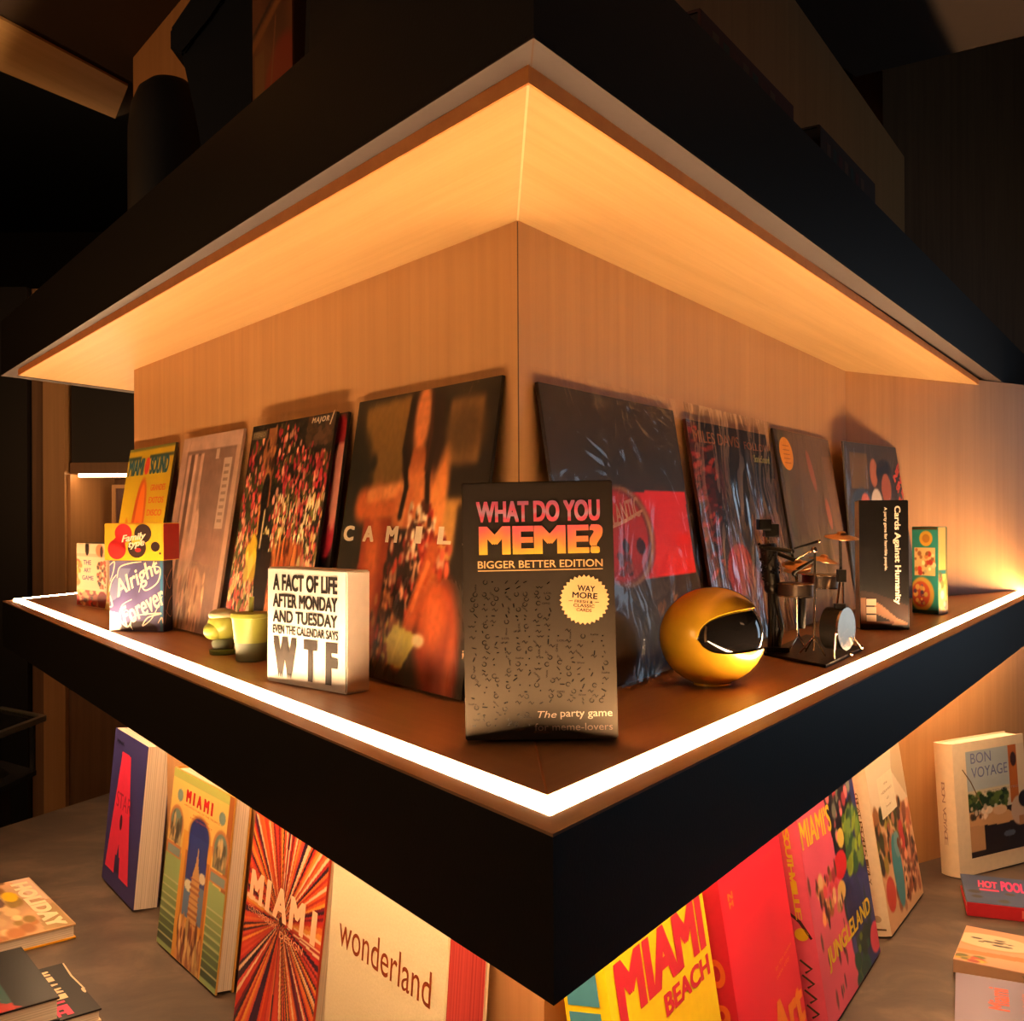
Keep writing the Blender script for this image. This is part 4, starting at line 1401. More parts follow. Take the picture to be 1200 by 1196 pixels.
def helmet_shell():
    bm = bmesh.new()
    EA, B_ = 25.0, 78.0

    def edge(az):
        return EA * max(0.0, 1 - (abs(az) / B_) ** 4) ** 0.5

    def P(az, el, r):
        a_, e_ = math.radians(az), math.radians(el)
        # slightly long and flat head shape
        return rotm @ Vector((r * 1.04 * math.cos(e_) * math.cos(a_), r * 1.0 * math.cos(e_) * math.sin(a_), r * 0.95 * math.sin(e_)))
    NA, NE = 72, 14
    for sgn in (1, -1):
        g = []
        for i in range(NA):
            az = -180 + 360 * i / NA
            e0 = edge(az)
            row = [bm.verts.new(P(az, sgn * e0, R_ * 0.955))]
            row += [bm.verts.new(P(az, sgn * (e0 + (89.5 - e0) * (j / NE)), R_)) for j in range(NE + 1)]
            g.append(row)
        for i in range(NA):
            for j in range(NE + 1):
                a_, b_ = g[i], g[(i + 1) % NA]
                bm.faces.new((a_[j], b_[j], b_[j + 1], a_[j + 1]))
        bm.faces.new([r_[-1] for r_ in g])
    bmesh.ops.remove_doubles(bm, verts=bm.verts, dist=0.00005)
    return bm


bm_done(helmet_shell(), 'shell', M['gold'], t, smooth=True)
bm = bmesh.new()
bmesh.ops.create_uvsphere(bm, u_segments=48, v_segments=24, radius=R_ * 0.955)
for v in bm.verts:
    v.co = rotm @ Vector((v.co.x * 1.03, v.co.y * 0.99, v.co.z * 0.93))
bm_done(bm, 'visor', M['visor'], t, smooth=True)
bm = bmesh.new()
add_lathe(bm, [(0.018, 0.0), (0.020, 0.0005), (0.020, 0.003), (0.012, 0.006)], 28)
bm_done(bm, 'foot', M['gold'], t, smooth=True)

# --- metal drummer sculpture
OX, OY = 0.395, 1.33
t = thing('drummer_sculpture', 'dark metal sculpture of a drummer at a drum kit on a black plate', 'sculpture', Matrix.Translation((OX, OY, ZS)))


def q(px, py, y):
    return atd(px, py, y) - Vector((OX, OY, ZS))


pl = [P2(895, 768, ZS), P2(968, 783, ZS), P2(1011, 762, ZS), P2(945, 746, ZS)]
prism('plate', [(p.x - OX, p.y - OY) for p in pl], 0.0003, 0.004, M['darkmetal'], t, 0.0006)


def disc_at(name, c, ax, r, h, mat, parent, seg=28, prof=None):
    z = Vector(ax).normalized()
    R = z.to_track_quat('Z', 'Y').to_matrix().to_4x4()
    M4 = Matrix.Translation(c) @ R
    prof = prof or [(r * 0.96, 0), (r, 0.0006), (r, h - 0.0006), (r * 0.96, h)]
    return lathe(name, prof, mat, parent, seg, M4)


DM, CH, BR = M['darkmetal'], M['chrome'], M['brass']
# drummer figure
yy = 1.315
bm = bmesh.new()
h = q(898, 620, yy)
add_box(bm, h.x - 0.011, h.x + 0.005, h.y - 0.009, h.y + 0.009, h.z - 0.001, h.z + 0.013, 0.002)
add_box(bm, h.x - 0.003, h.x + 0.015, h.y - 0.007, h.y + 0.009, h.z - 0.010, h.z + 0.007, 0.002)
bm_done(bm, 'head', DM, t)
tube('neck', [q(899, 638, yy), q(898, 624, yy)], 0.0035, CH, t)
tn = [q(899, 637, yy), q(901, 650, yy), q(903, 668, yy), q(905, 684, yy)]
bm = bmesh.new()
rings = []
add_tube(bm, [tn[0], tn[0].lerp(tn[1], 0.3)], 0.0085, 12)
add_tube(bm, tn, 0.0105, 12)
rn = random.Random(9)
for i in range(90):
    f = rn.random()
    a_ = rn.random() * 2 * PI
    p = tn[0].lerp(tn[3], f) + Vector((math.cos(a_), math.sin(a_), 0)) * 0.0102
    mm = Matrix.Translation(p)
    bmesh.ops.create_icosphere(bm, subdivisions=1, radius=0.0021, matrix=mm)
bm_done(bm, 'torso', DM, t, smooth=True)
bm = bmesh.new()
bmesh.ops.create_uvsphere(bm, u_segments=14, v_segments=8, radius=0.0095, matrix=Matrix.Translation(q(904, 688, yy)))
bm_done(bm, 'seat', DM, t, smooth=True)
tube('arm', [q(895, 641, yy - 0.01), q(908, 643, yy - 0.02), q(928, 646, yy - 0.03)], 0.0028, DM, t)
tube('arm', [q(902, 641, yy + 0.01), q(915, 650, yy), q(931, 656, yy - 0.02)], 0.0028, DM, t)
for c_ in ((928, 646), (931, 672)):
    bm = bmesh.new()
    bmesh.ops.create_uvsphere(bm, u_segments=12, v_segments=8, radius=0.0036, matrix=Matrix.Translation(q(c_[0], c_[1], yy - 0.028)))
    bm_done(bm, 'hand', DM, t, smooth=True)
tube('drumstick', [q(930, 643, yy - 0.03), q(961, 633.5, yy - 0.03)], 0.0013, DM, t, r1=0.0018)
tube('drumstick', [q(931, 668, yy - 0.03), q(954, 656, yy - 0.03)], 0.0013, DM, t, r1=0.0018)
tube('leg', [q(903, 690, yy), q(904, 722, yy - 0.005), q(903, 760, yy - 0.005)], 0.0040, DM, t)
tube('leg', [q(908, 692, yy), q(912, 716, yy - 0.01), q(916, 736, yy - 0.015), q(912, 757, yy - 0.012)], 0.0036, DM, t)
tube('stool_leg', [q(905, 694, yy), q(915, 738, yy - 0.02)], 0.0010, CH, t)
tube('stool_post', [q(908, 694, yy + 0.02), q(908, 758, yy + 0.02)], 0.0055, DM, t)
for c_ in ((904, 762), (915, 760)):
    p = q(c_[0], c_[1], yy - 0.012)
    box('shoe', (p.x - 0.008, p.x + 0.010, p.y - 0.006, p.y + 0.006, 0.0042, 0.0105), DM, t, 0.0015)
# drums
DR = flat('drum_shell', (0.16, 0.11, 0.08), 0.28, metal=0.85)
for px, py, y_, r_, hh, nm in ((932.5, 699, 1.30, 0.0230, 0.0175, 'snare_drum'), (961, 689, 1.335, 0.0235, 0.0185, 'tom_drum')):
    c_ = q(px, py, y_)
    d = disc_at(nm, c_, (0.03, 0.0, 1), r_, hh, DR, t)
    for z_ in (0.0, hh - 0.0022):
        disc_at('rim', c_ + Vector((0, 0, z_)), (0.03, 0, 1), r_ + 0.0008, 0.0022, CH, d)
ax = Vector((0.75, -0.66, 0.0)).normalized()
c_ = q(991.5, 736.5, 1.27)
bd = disc_at('bass_drum', c_ - ax * 0.024, ax, 0.0262, 0.024, DM, t, 36)
disc_at('drum_head', c_ - ax * 0.0006, ax, 0.0238, 0.0012, M['skin'], bd, 36)
disc_at('rim', c_ - ax * 0.002, ax, 0.0266, 0.0022, CH, bd, 36, [(0.0240, 0.0), (0.0266, 0.0), (0.0266, 0.003), (0.0240, 0.003)])
disc_at('floor_tom', q(939, 736, 1.345), (0.05, 0, 1), 0.0050, 0.040, DM, t, 16)
tube('snare_stand', [q(933, 700, 1.30), q(935, 745, 1.30), q(925, 760, 1.28)], 0.0013, CH, t)
tube('snare_stand', [q(935, 742, 1.30), q(944, 760, 1.28)], 0.0012, CH, t)
# clamps and rods over the bass drum
c_ = q(986, 674.5, 1.30)
box('clamp', (c_.x - 0.005, c_.x + 0.005, c_.y - 0.005, c_.y + 0.005, c_.z - 0.008, c_.z + 0.008), DM, t, 0.001)
tube('rod', [q(984, 682, 1.30), q(981, 708, 1.28)], 0.0014, CH, t)
tube('rod', [q(988, 682, 1.30), q(988, 708, 1.28)], 0.0014, CH, t)
c_ = q(984.5, 710, 1.27)
box('clamp', (c_.x - 0.007, c_.x + 0.006, c_.y - 0.004, c_.y + 0.004, c_.z - 0.003, c_.z + 0.003), DM, t, 0.001)
tube('cymbal_pole', [q(984.5, 630, 1.31), q(985.5, 668, 1.31)], 0.0019, DM, t)
# cymbal stand with tripod
tube('stand_pole', [q(955, 646, 1.275), q(954, 745, 1.265), q(953.5, 762, 1.262)], 0.0014, CH, t)
for e_ in ((937, 765, 1.27), (967, 768, 1.245), (944, 763, 1.30)):
    tube('tripod_leg', [q(954, 745, 1.265), q(*e_)], 0.0010, CH, t)
for c_ in ((954, 644, 1.275, 0.0040), (960, 634, 1.28, 0.0022), (954, 747, 1.265, 0.0024), (1009, 758, 1.29, 0.0028), (997, 766, 1.25, 0.0026), (963, 775, 1.235, 0.0026), (979.5, 742, 1.24, 0.0022)):
    bm = bmesh.new()
    bmesh.ops.create_uvsphere(bm, u_segments=12, v_segments=8, radius=c_[3], matrix=Matrix.Translation(q(*c_[:3])))
    bm_done(bm, 'knob', CH, t, smooth=True)
tube('rod', [q(979.5, 742, 1.24), q(977.5, 772, 1.24)], 0.0010, CH, t)
tube('rod', [q(1000, 747, 1.28), q(1009, 758, 1.29)], 0.0010, CH, t)
tube('boom', [q(933, 655, 1.28), q(953, 644, 1.275)], 0.0012, CH, t)
tube('boom', [q(931, 671, 1.28), q(953, 657, 1.275)], 0.0014, DM, t)
cp = [(0.0212, 0.0), (0.0214, 0.0005), (0.007, 0.0045), (0.005, 0.0075), (0.001, 0.0085), (0.0005, 0.0075), (0.0045, 0.0065), (0.0065, 0.0038)]
disc_at('cymbal', q(986, 630, 1.305), (0.04, -0.16, 1), 0, 0, BR, t, 32, cp)
disc_at('cymbal', q(965, 657, 1.31), (0.20, -0.12, 1), 0, 0, BR, t, 32, [(r * 0.9, z) for r, z in cp])
disc_at('cymbal', q(934, 662, 1.30), (-0.05, -0.30, 1), 0, 0, BR, t, 32, [(r * 0.9, z) for r, z in cp])
disc_at('cymbal', q(934, 668, 1.30), (-0.05, -0.20, 1), 0, 0, BR, t, 32, [(r * 0.8, -z * 0.5) for r, z in cp])
tube('cymbal_pole', [q(934, 656, 1.30), q(934, 682, 1.30)], 0.0012, CH, t)

# ============================================================ BOOKS below
BG = 'books leaning under the lit shelf'


def book(label, mw, w_, h_, t_, front, spine, back=None, pages='pages', art=None, lettering=None, spine_letters=None, soft=False, group=BG, ins=0.003, mat='print', art_rect=None):
    """spine on the local left; X width, Y thickness, Z height"""
    ct = 0.0012 if soft else 0.0028
    ins = 0.0003 if soft else ins
    th_ = thing('book', label, 'book', mw, group)
    back = back or front
    box('page_block', (ct + 0.001, w_ - ins, ct, t_ - ct, ins, h_ - ins), M[pages], th_)
    box('front_cover', (0.001, w_, 0, ct, 0, h_), front, th_, 0.0004)
    box('back_cover', (0.001, w_, t_ - ct, t_, 0, h_), back, th_, 0.0004)
    bm = bmesh.new()
    n = 8
    bulge = 0.0 if soft else min(0.005, t_ * 0.16)
    o_, i_ = [], []
    for k_ in range(n + 1):
        f = k_ / n
        x = 0.001 - bulge * math.sin(PI * f)
        o_.append((x, t_ * f))
        i_.append((x + ct, ct * 0.5 + (t_ - ct) * f))
    for zz in (0, h_):
        pass
    lo = [bm.verts.new((x, y, 0)) for x, y in o_] + [bm.verts.new((x, y, 0)) for x, y in reversed(i_)]
    hi = [bm.verts.new((v.co.x, v.co.y, h_)) for v in lo]
    bm.faces.new(lo)
    bm.faces.new(hi)
    for k_ in range(len(lo)):
        m_ = (k_ + 1) % len(lo)
        bm.faces.new((lo[k_], lo[m_], hi[m_], hi[k_]))
    bm_done(bm, 'spine', spine, th_, smooth=True)
    if art is not None:
        r = art_rect or (0, 1, 0, 1)
        art.mesh('cover_print', (w_ - 0.003) * (r[1] - r[0]), (h_ - 0.002) * (r[3] - r[2]), th_, M[mat], 0.002 + (w_ - 0.003) * r[0], 0.001 + (h_ - 0.002) * r[2], -0.0003)
    if lettering:
        k_ = Ink(w_, h_, -0.0006)
        lettering(k_)
        k_.done('lettering', th_)
    if spine_letters:
        k_ = Ink(t_, h_, 0)
        spine_letters(k_)
        k_.done('spine_lettering', th_, Matrix.Translation((0.0004 - bulge, t_, 0)) @ Matrix.Rotation(-PI / 2, 4, 'Z'))
    return th_


# 1 blue with pink A
pk_ = ink(236, 50, 84)


def b1l(k):
    k.poly([(0.30, 0.88), (0.52, 0.88), (0.52, 0.86), (0.28, 0.86)], pk_)
    k.poly([(0.30, 0.875), (0.56, 0.875), (0.80, 0.10), (0.52, 0.10), (0.50, 0.22), (0.36, 0.22), (0.36, 0.10), (0.08, 0.10)], pk_)
    k.poly([(0.44, 0.30), (0.36, 0.12), (0.52, 0.12)], ink(48, 44, 92), 0.0002)
    k.text('STAR', 0.26, 0.70, 0.52, 0.62, ink(160, 20, 40), 0.0, dy=0.0004)
    k.ell(0.45, 0.44, 0.04, 0.05, ink(60, 16, 40), dy=0.0004)
    k.text('PINK', 0.10, 0.34, 0.915, 0.94, ink(20, 16, 50), 0.03)


book('dark blue book with a large pink letter A, farthest left under the shelf', frame(*P2(119, 1030, ZT), ZT, -54, 0.05, 5.5), 0.225, 0.305, 0.046, ink(58, 52, 110), ink(40, 36, 80), lettering=b1l, soft=True)

# 2 deco arches
a = Art(110, 130, (226, 184, 96), seed=101)
a.noise(5, 0.06).rect(0, 1, 0.95, 1, (176, 178, 90)).rect(0.93, 1, 0, 1, (160, 90, 40))
a.poly([(0, 0), (1, 0), (1, 0.5), (0, 0.58)], (150, 170, 110))
for i in range(8):
    y = 0.03 + 0.045 * i
    a.rect(0, 1, y, y + 0.034, (64 + i * 11, 78 + i * 12, 58 + i * 6)).rect(0, 1, y + 0.034, y + 0.040, (190, 190, 140))
a.rect(0.27, 0.75, 0, 0.7, (216, 150, 60)).rect(0.33, 0.37, 0, 0.6, (180, 110, 40)).rect(0.69, 0.73, 0, 0.6, (180, 110, 40))
a.ell(0.53, 0.70, 0.185, 0.115, (200, 130, 60)).ell(0.53, 0.70, 0.16, 0.10, (44, 54, 120)).rect(0.37, 0.69, 0.25, 0.70, (50, 62, 130)).rect(0.37, 0.69, 0.25, 0.45, (96, 120, 150))
a.ell(0.44, 0.42, 0.07, 0.03, (226, 216, 180)).ell(0.64, 0.5, 0.05, 0.03, (220, 200, 170))
a.poly([(0.45, 0.05), (0.63, 0.05), (0.60, 0.48), (0.56, 0.56), (0.54, 0.66), (0.52, 0.56), (0.48, 0.48)], (200, 150, 90))
for i in range(12):
    a.rect(0.46, 0.62, 0.1 + i * 0.033, 0.112 + i * 0.033, (160, 96, 56))
a.rect(0.34, 0.72, 0, 0.18, (150, 90, 60)).scatter(70, (0.34, 0.72, 0.0, 0.22), [(190, 130, 80), (120, 60, 40), (210, 170, 110)], 0.02, 0.05)
for cx_ in (0.13, 0.87):
    a.ell(cx_, 0.70, 0.125, 0.105, (190, 120, 70)).ell(cx_, 0.70, 0.10, 0.085, (110, 130, 120)).rect(cx_ - 0.10, cx_ + 0.10, 0.6, 0.7, (130, 120, 96)).scatter(26, (cx_ - 0.09, cx_ + 0.09, 0.61, 0.74), [(190, 160, 110), (90, 80, 66)], 0.02, 0.04)
    a.rect(cx_ - 0.13, cx_ + 0.13, 0.52, 0.585, (196, 120, 70)).rect(cx_ - 0.11, cx_ + 0.11, 0.53, 0.575, (130, 146, 140))
a.ell(0.15, 0.865, 0.05, 0.035, (120, 140, 130)).ell(0.85, 0.865, 0.05, 0.035, (120, 140, 130))


def b2l(k):
    for i, ch in enumerate('MIAMI'):
        x = (0.26, 0.375, 0.44, 0.555, 0.67)[i]
        k.text(ch, x, x + (0.03 if ch == 'I' else 0.082), 0.845, 0.915, ink(206, 24, 30), 0.07)
    k.text('ARCHITECTURE OF THE TROPICS', 0.24, 0.82, 0.822, 0.832, ink(190, 80, 50), 0.0)
    k.text('FOREWORD BY', 0.40, 0.66, 0.79, 0.80, ink(190, 80, 50), 0.0)
    k.text('DECO DISTRICT', 0.36, 0.72, 0.77, 0.78, ink(190, 80, 50), 0.0)


book('green and gold book with arched windows and a tower on its cover', frame(*P2(183, 1105, ZT), ZT, -51.5, 0.03, 6.5), 0.262, 0.302, 0.030, ink(200, 150, 70), ink(190, 140, 60), lettering=b2l, art=a)

# 3 burst
a = Art(150, 150, (190, 50, 30), seed=111)
ang = np.arctan2((a.v - 0.60) * 1.25, (a.u - 0.5))
rr = np.hypot((a.v - 0.60) * 1.25, (a.u - 0.5))
pal = np.array([(206, 50, 30), (226, 90, 36), (120, 20, 40), (60, 20, 56), (236, 150, 60), (240, 196, 150), (190, 40, 36), (216, 70, 50), (50, 24, 40), (226, 110, 50)]) / 255.0
rg = np.random.RandomState(7)
seq = pal[rg.randint(0, len(pal), 190)]
idx = ((ang + PI) / (2 * PI) * 190).astype(int) % 190
a.c = seq[idx] * (0.75 + 0.25 * np.clip(rr * 2.2, 0, 1))[..., None]
a.ell(0.5, 0.60, 0.03, 0.02, (50, 10, 20), 0, 0.8)


def b3l(k):
    for i, ch in enumerate('MIAMI'):
        x = (0.045, 0.275, 0.385, 0.60, 0.87)[i]
        k.text(ch, x, x + (0.06 if ch == 'I' else 0.185), 0.60, 0.74, ink(244, 190, 150), 0.05)
    k.text('CONTEMPORARY', 0.05, 0.45, 0.55, 0.575, ink(226, 160, 120), 0.0)
    k.text('DESIGN', 0.5, 0.8, 0.53, 0.56, ink(226, 160, 120), 0.0)


book('book with a red and orange starburst cover and white spine edge', leanL(0.412, 0.245, ZT, 0.035, 0.02, 7), 0.245, 0.305, 0.020, ink(190, 60, 40), ink(200, 90, 60), pages='pages', lettering=b3l, art=a, back=ink(225, 205, 175))

# 4 wonderland


def b4l(k):
    k.text('wonderland', 0.10, 0.90, 0.70, 0.82, ink(150, 62, 26), 0.0)


book('cream cloth bound book with brown lower case title and red page edges', leanL(0.094, 0.260, ZT, 0.047, 0.055, 4.5), 0.260, 0.318, 0.055, M['cream'], M['cream'], pages='pages_red', lettering=b4l)

# 5 yellow Miami Beach, spine visible
yel = ink(248, 206, 16)
tealb = ink(74, 140, 160)


def b5l(k):
    rd = ink(206, 40, 56)
    k.text('MIAMI', 0.07, 0.955, 0.79, 0.985, rd, 0.05)
    k.text('BEACH', 0.46, 0.955, 0.69, 0.765, rd, 0.04)


def b5s(k):
    k.poly([(0.15, 0.80), (0.85, 0.80), (0.85, 0.86), (0.15, 0.86)], tealb)
    k.poly([(0.15, 0.88), (0.85, 0.88), (0.85, 0.99), (0.15, 0.99)], tealb)
    k.poly([(0.15, 0.77), (0.85, 0.72), (0.85, 0.66), (0.15, 0.60)], tealb)
    k.poly([(0.15, 0.56), (0.85, 0.52), (0.85, 0.44), (0.15, 0.46)], tealb)


book('bright yellow book with large red lettering and teal patterned spine', leanR(0.033, 0.252, ZT, 0.12, 0.05, 9), 0.252, 0.305, 0.050, yel, yel, lettering=b5l, spine_letters=b5s)

# 6 pink red
a = Art(40, 60, (236, 36, 56), seed=121)
a.noise(3, 0.06)


def b6l(k):
    og = ink(246, 130, 30)
    k.text('N', 0.10, 0.17, 0.87, 0.90, og, 0.04)
    k.text('M', 0.105, 0.165, 0.84, 0.865, og, 0.04)
    k.text('Art', 0.46, 0.98, 0.14, 0.34, og, 0.04)
    k.text('by the ocean', 0.62, 0.92, 0.46, 0.485, og, 0.0, rot=8)
    k.text('new city', 0.62, 0.86, 0.42, 0.445, og, 0.0, rot=8)
    k.text('pictures', 0.66, 0.92, 0.90, 0.92, ink(236, 70, 60), 0.0)


def b6s(k):
    og = ink(240, 110, 30)
    k.ell(0.5, 0.62, 0.34, 0.055, og)
    k.ell(0.5, 0.62, 0.16, 0.03, ink(200, 24, 44), dy=0.0003)
    k.text('o', 0.2, 0.8, 0.42, 0.5, og, 0.05)
    k.text('e', 0.2, 0.8, 0.31, 0.39, og, 0.05)
    k.text('x', 0.2, 0.8, 0.20, 0.28, og, 0.05)


book('plain bright pink red book with orange lettering', leanR(0.333, 0.236, ZT, 0.12, 0.035, 9), 0.236, 0.306, 0.034, ink(236, 36, 56), ink(206, 24, 44), art=a, lettering=b6l, spine_letters=b6s)

# 7 pink and blue jungle cover
a = Art(110, 130, (226, 84, 110), seed=131)
a.noise(5, 0.08)
a.poly([(0.46, 1), (1, 1), (1, 0), (0.55, 0), (0.56, 0.45), (0.5, 0.6)], (44, 50, 110)).poly([(0.44, 1), (0.85, 1), (0.8, 0.75), (0.7, 0.55), (0.52, 0.6)], (22, 18, 24))
a.scatter(26, (0.5, 0.9, 0.76, 1.0), [(220, 110, 110), (130, 130, 110), (190, 60, 70), (30, 24, 26)], 0.035, 0.04)
a.scatter(60, (0.68, 0.98, 0.52, 0.84), [(90, 130, 30), (150, 170, 40), (50, 90, 50), (120, 150, 60)], 0.05, 0.03, (20, 70))
a.scatter(40, (0.55, 1.0, 0.1, 0.5), [(36, 44, 90), (60, 70, 130), (30, 60, 60)], 0.06, 0.1)
a.scatter(30, (0.56, 0.8, 0.0, 0.2), [(30, 80, 60), (110, 140, 40), (24, 60, 50)], 0.04, 0.05, (40, 80))
a.ell(0.55, 0.62, 0.11, 0.07, (220, 30, 36)).ell(0.5, 0.5, 0.07, 0.05, (226, 180, 90)).ell(0.62, 0.74, 0.06, 0.05, (226, 190, 80))
a.scatter(40, (0.12, 0.45, 0.44, 0.66), [(230, 150, 90), (240, 190, 130), (206, 60, 70), (150, 80, 40)], 0.035, 0.035)
a.scatter(20, (0.02, 0.5, 0.0, 0.75), [(60, 20, 30), (110, 60, 40), (90, 100, 50)], 0.014, 0.04)
a.ell(0.95, 0.1, 0.1, 0.08, (226, 70, 90))


def b7l(k):
    ye = ink(226, 190, 20)
    k.text('MIAMI\u2019S', 0.02, 0.5, 0.83, 0.965, ye, 0.02, slope=-0.06)
    k.text('JUNGLELAND', 0.13, 0.93, 0.22, 0.335, ye, 0.03)


def b7s(k):
    ye = ink(220, 170, 20)
    k.text('MIAMI\u2019S JUNGLE', 0.5 - 2.9, 0.5 + 2.9, 0.60, 0.665, ye, 0.02, rot=-90) if False else None
    for i, ch in enumerate('SOUTHVILLE'):
        k.text(ch, 0.25, 0.75, 0.92 - i * 0.042, 0.95 - i * 0.042, ye, 0.03, rot=-90)
    k.ell(0.5, 0.46, 0.3, 0.03, ye)
    k.ribbon([(0.1, 0.56), (0.5, 0.52), (0.9, 0.44)], 0.005, ink(60, 16, 20))
    for i in range(4):
        k.ribbon([(0.25, 0.34 - i * 0.07), (0.7, 0.30 - i * 0.07), (0.4, 0.28 - i * 0.07)], 0.004, ink(70, 50, 30))


book('pink and blue jungle patterned book with yellow lettering, left of the cream spined book', leanR(0.625, 0.320, ZT, 0.130, 0.035, 9), 0.320, 0.300, 0.034, ink(226, 84, 110), ink(222, 80, 104), art=a, lettering=b7l, spine_letters=b7s)

# 8 great escapes
a = Art(100, 120, (222, 170, 120), seed=141)
a.rect(0, 1, 0.62, 1, (226, 200, 166)).poly([(0.65, 0.85), (1, 0.62), (1, 1), (0.75, 1)], (200, 170, 130))
a.scatter(90, (0.02, 0.8, 0.34, 0.68), [(96, 96, 26), (150, 130, 40), (60, 60, 26), (190, 120, 60), (60, 40, 30)], 0.05, 0.05)
a.scatter(60, (0.3, 1, 0.05, 0.62), [(222, 140, 100), (190, 100, 60), (236, 180, 140), (150, 80, 50)], 0.05, 0.05)
a.ell(0.42, 0.28, 0.12, 0.22, (70, 140, 146)).ell(0.5, 0.42, 0.08, 0.08, (110, 160, 160)).ell(0.15, 0.2, 0.12, 0.1, (206, 70, 50)).ell(0.66, 0.44, 0.07, 0.1, (200, 50, 50)).scatter(40, (0.5, 1, 0.05, 0.45), [(130, 70, 40), (60, 30, 24), (230, 170, 120)], 0.03, 0.03)


def b8l(k):
    k.poly([(0.24, 0.62), (0.66, 0.62), (0.66, 0.86), (0.24, 0.86)], ink(232, 212, 176))
    for i, (tx, a_, b_) in enumerate((('the', 0.4, 0.5), ('HIDEAWAY', 0.3, 0.6), ('of', 0.42, 0.48), ('Italy', 0.38, 0.52))):
        k.text(tx, a_, b_, 0.80 - i * 0.045, 0.815 - i * 0.045, ink(170, 130, 90), 0.0, dy=0.0003)


def b8s(k):
    for i, ch in enumerate('GREAT ESCAPES ITALY'):
        if ch != ' ':
            k.text(ch, 0.30, 0.62, 0.80 - i * 0.0275, 0.818 - i * 0.0275, ink(130, 100, 70), 0.0, rot=-90)
    k.ell(0.5, 0.10, 0.2, 0.02, ink(196, 170, 136))
    k.rect(0.15, 0.85, 0.035, 0.045, ink(120, 90, 60))


book('cream spined book with garden picture cover, beside the pink and blue one', frame(*P2(1045, 1101, ZT), ZT, 56, 0.035, 9), 0.248, 0.300, 0.038, ink(226, 190, 150), ink(236, 212, 178), art=a, lettering=b8l, spine_letters=b8s)

# 9 voyage book standing at the angled wall
a = Art(90, 100, (196, 190, 176), seed=151)
a.rect(0, 1, 0.5, 1, (176, 186, 190)).rect(0, 1, 0.5, 0.62, (206, 190, 160)).rect(0.72, 0.86, 0.45, 1, (190, 104, 36)).rect(0.86, 1, 0.45, 1, (226, 206, 176)).ell(0.8, 0.86, 0.05, 0.07, (60, 30, 20))
a.scatter(70, (0.0, 0.66, 0.44, 0.58), [(40, 70, 26), (26, 50, 20), (90, 110, 46)], 0.05, 0.03)
a.rect(0, 1, 0.0, 0.42, (40, 26, 20)).rect(0.0, 0.24, 0.06, 0.3, (196, 150, 104)).poly([(0.0, 0.42), (0.5, 0.44), (0.9, 0.3), (0.6, 0.26), (0, 0.30)], (210, 160, 110)).ell(0.3, 0.42, 0.1, 0.04, (236, 216, 190)).ell(0.52, 0.4, 0.12, 0.045, (220, 180, 140)).ell(0.85, 0.36, 0.14, 0.14, (196, 170, 150)).ell(0.95, 0.46, 0.1, 0.08, (30, 20, 18)).ell(0.66, 0.16, 0.10, 0.03, (90, 100, 120)).rect(0.84, 1, 0.22, 0.30, (180, 130, 90))
a.scatter(20, (0.02, 0.3, 0.36, 0.46), [(60, 60, 40), (226, 200, 170), (90, 60, 40)], 0.03, 0.03)


def b9l(k):
    bl_ = ink(120, 126, 170)
    k.text('BON', 0.24, 0.52, 0.83, 0.91, bl_, 0.0)
    k.text('VOYAGE', 0.24, 0.74, 0.72, 0.80, bl_, 0.0)
    k.text('BOUTIQUE HOTELS', 0.40, 0.88, 0.59, 0.61, ink(150, 140, 140), 0.0)
    k.ribbon([(0.12, 0.80), (0.22, 0.70), (0.36, 0.50)], 0.003, ink(120, 90, 60))


def b9s(k):
    for i, ch in enumerate('BON VOYAGE'):
        if ch != ' ':
            k.text(ch, 0.30, 0.66, 0.66 - i * 0.046, 0.69 - i * 0.046, ink(176, 136, 120), 0.0, rot=-90)


book('thick cream book with a terrace photo, standing against the angled wall', frame(*P2(1125, 1031, ZT), ZT, 28, 0.045, 4), 0.226, 0.268, 0.045, ink(238, 214, 178), ink(240, 216, 180), art=a, lettering=b9l, spine_letters=b9s, art_rect=(0.17, 1.0, 0.12, 0.93))


# ---- books lying flat
def flatframe(TL, TR, z, h_, turn=0.0):
    """TL, TR plan points of the cover's top edge; cover faces up"""
    u = (TR - TL).normalized()
    v = Vector((-u.y, u.x))
    o = TL - v * h_
    m = Matrix(((u.x, 0, v.x, o.x), (u.y, 0, v.y, o.y), (0, -1, 0, z), (0, 0, 0, 1)))
    return m, (TR - TL).length


FG = 'books lying flat on the table'
zt_ = ZT + 0.0255
mw, w_ = flatframe(P2(34, 1027.5, zt_), P2(89, 1082, zt_), zt_ + 0.0003, 0.26)
a = Art(80, 80, (206, 160, 116), seed=161)
a.noise(6, 0.15).poly([(0, 1), (0.5, 1), (0.4, 0.9), (0, 0.86)], (226, 190, 160)).scatter(60, (0, 1, 0.2, 0.8), [(220, 170, 110), (170, 110, 60), (236, 196, 140), (150, 120, 60)], 0.08, 0.05).ell(0.3, 0.78, 0.1, 0.05, (240, 190, 20)).ell(0.36, 0.68, 0.1, 0.04, (110, 80, 70)).poly([(0.55, 1), (1, 1), (1, 0.8), (0.7, 0.86)], (150, 130, 66), 0.5)


def f1l(k):
    k.text('HOLIDAY', 0.08, 0.97, 0.84, 0.96, ink(240, 222, 180), 0.06)


book('travel book with pale capital title and yellow back cover, lying flat at far left', mw, w_, 0.26, 0.0255, ink(210, 170, 120), ink(200, 150, 90), back=ink(236, 166, 20), art=a, lettering=f1l, group=FG)

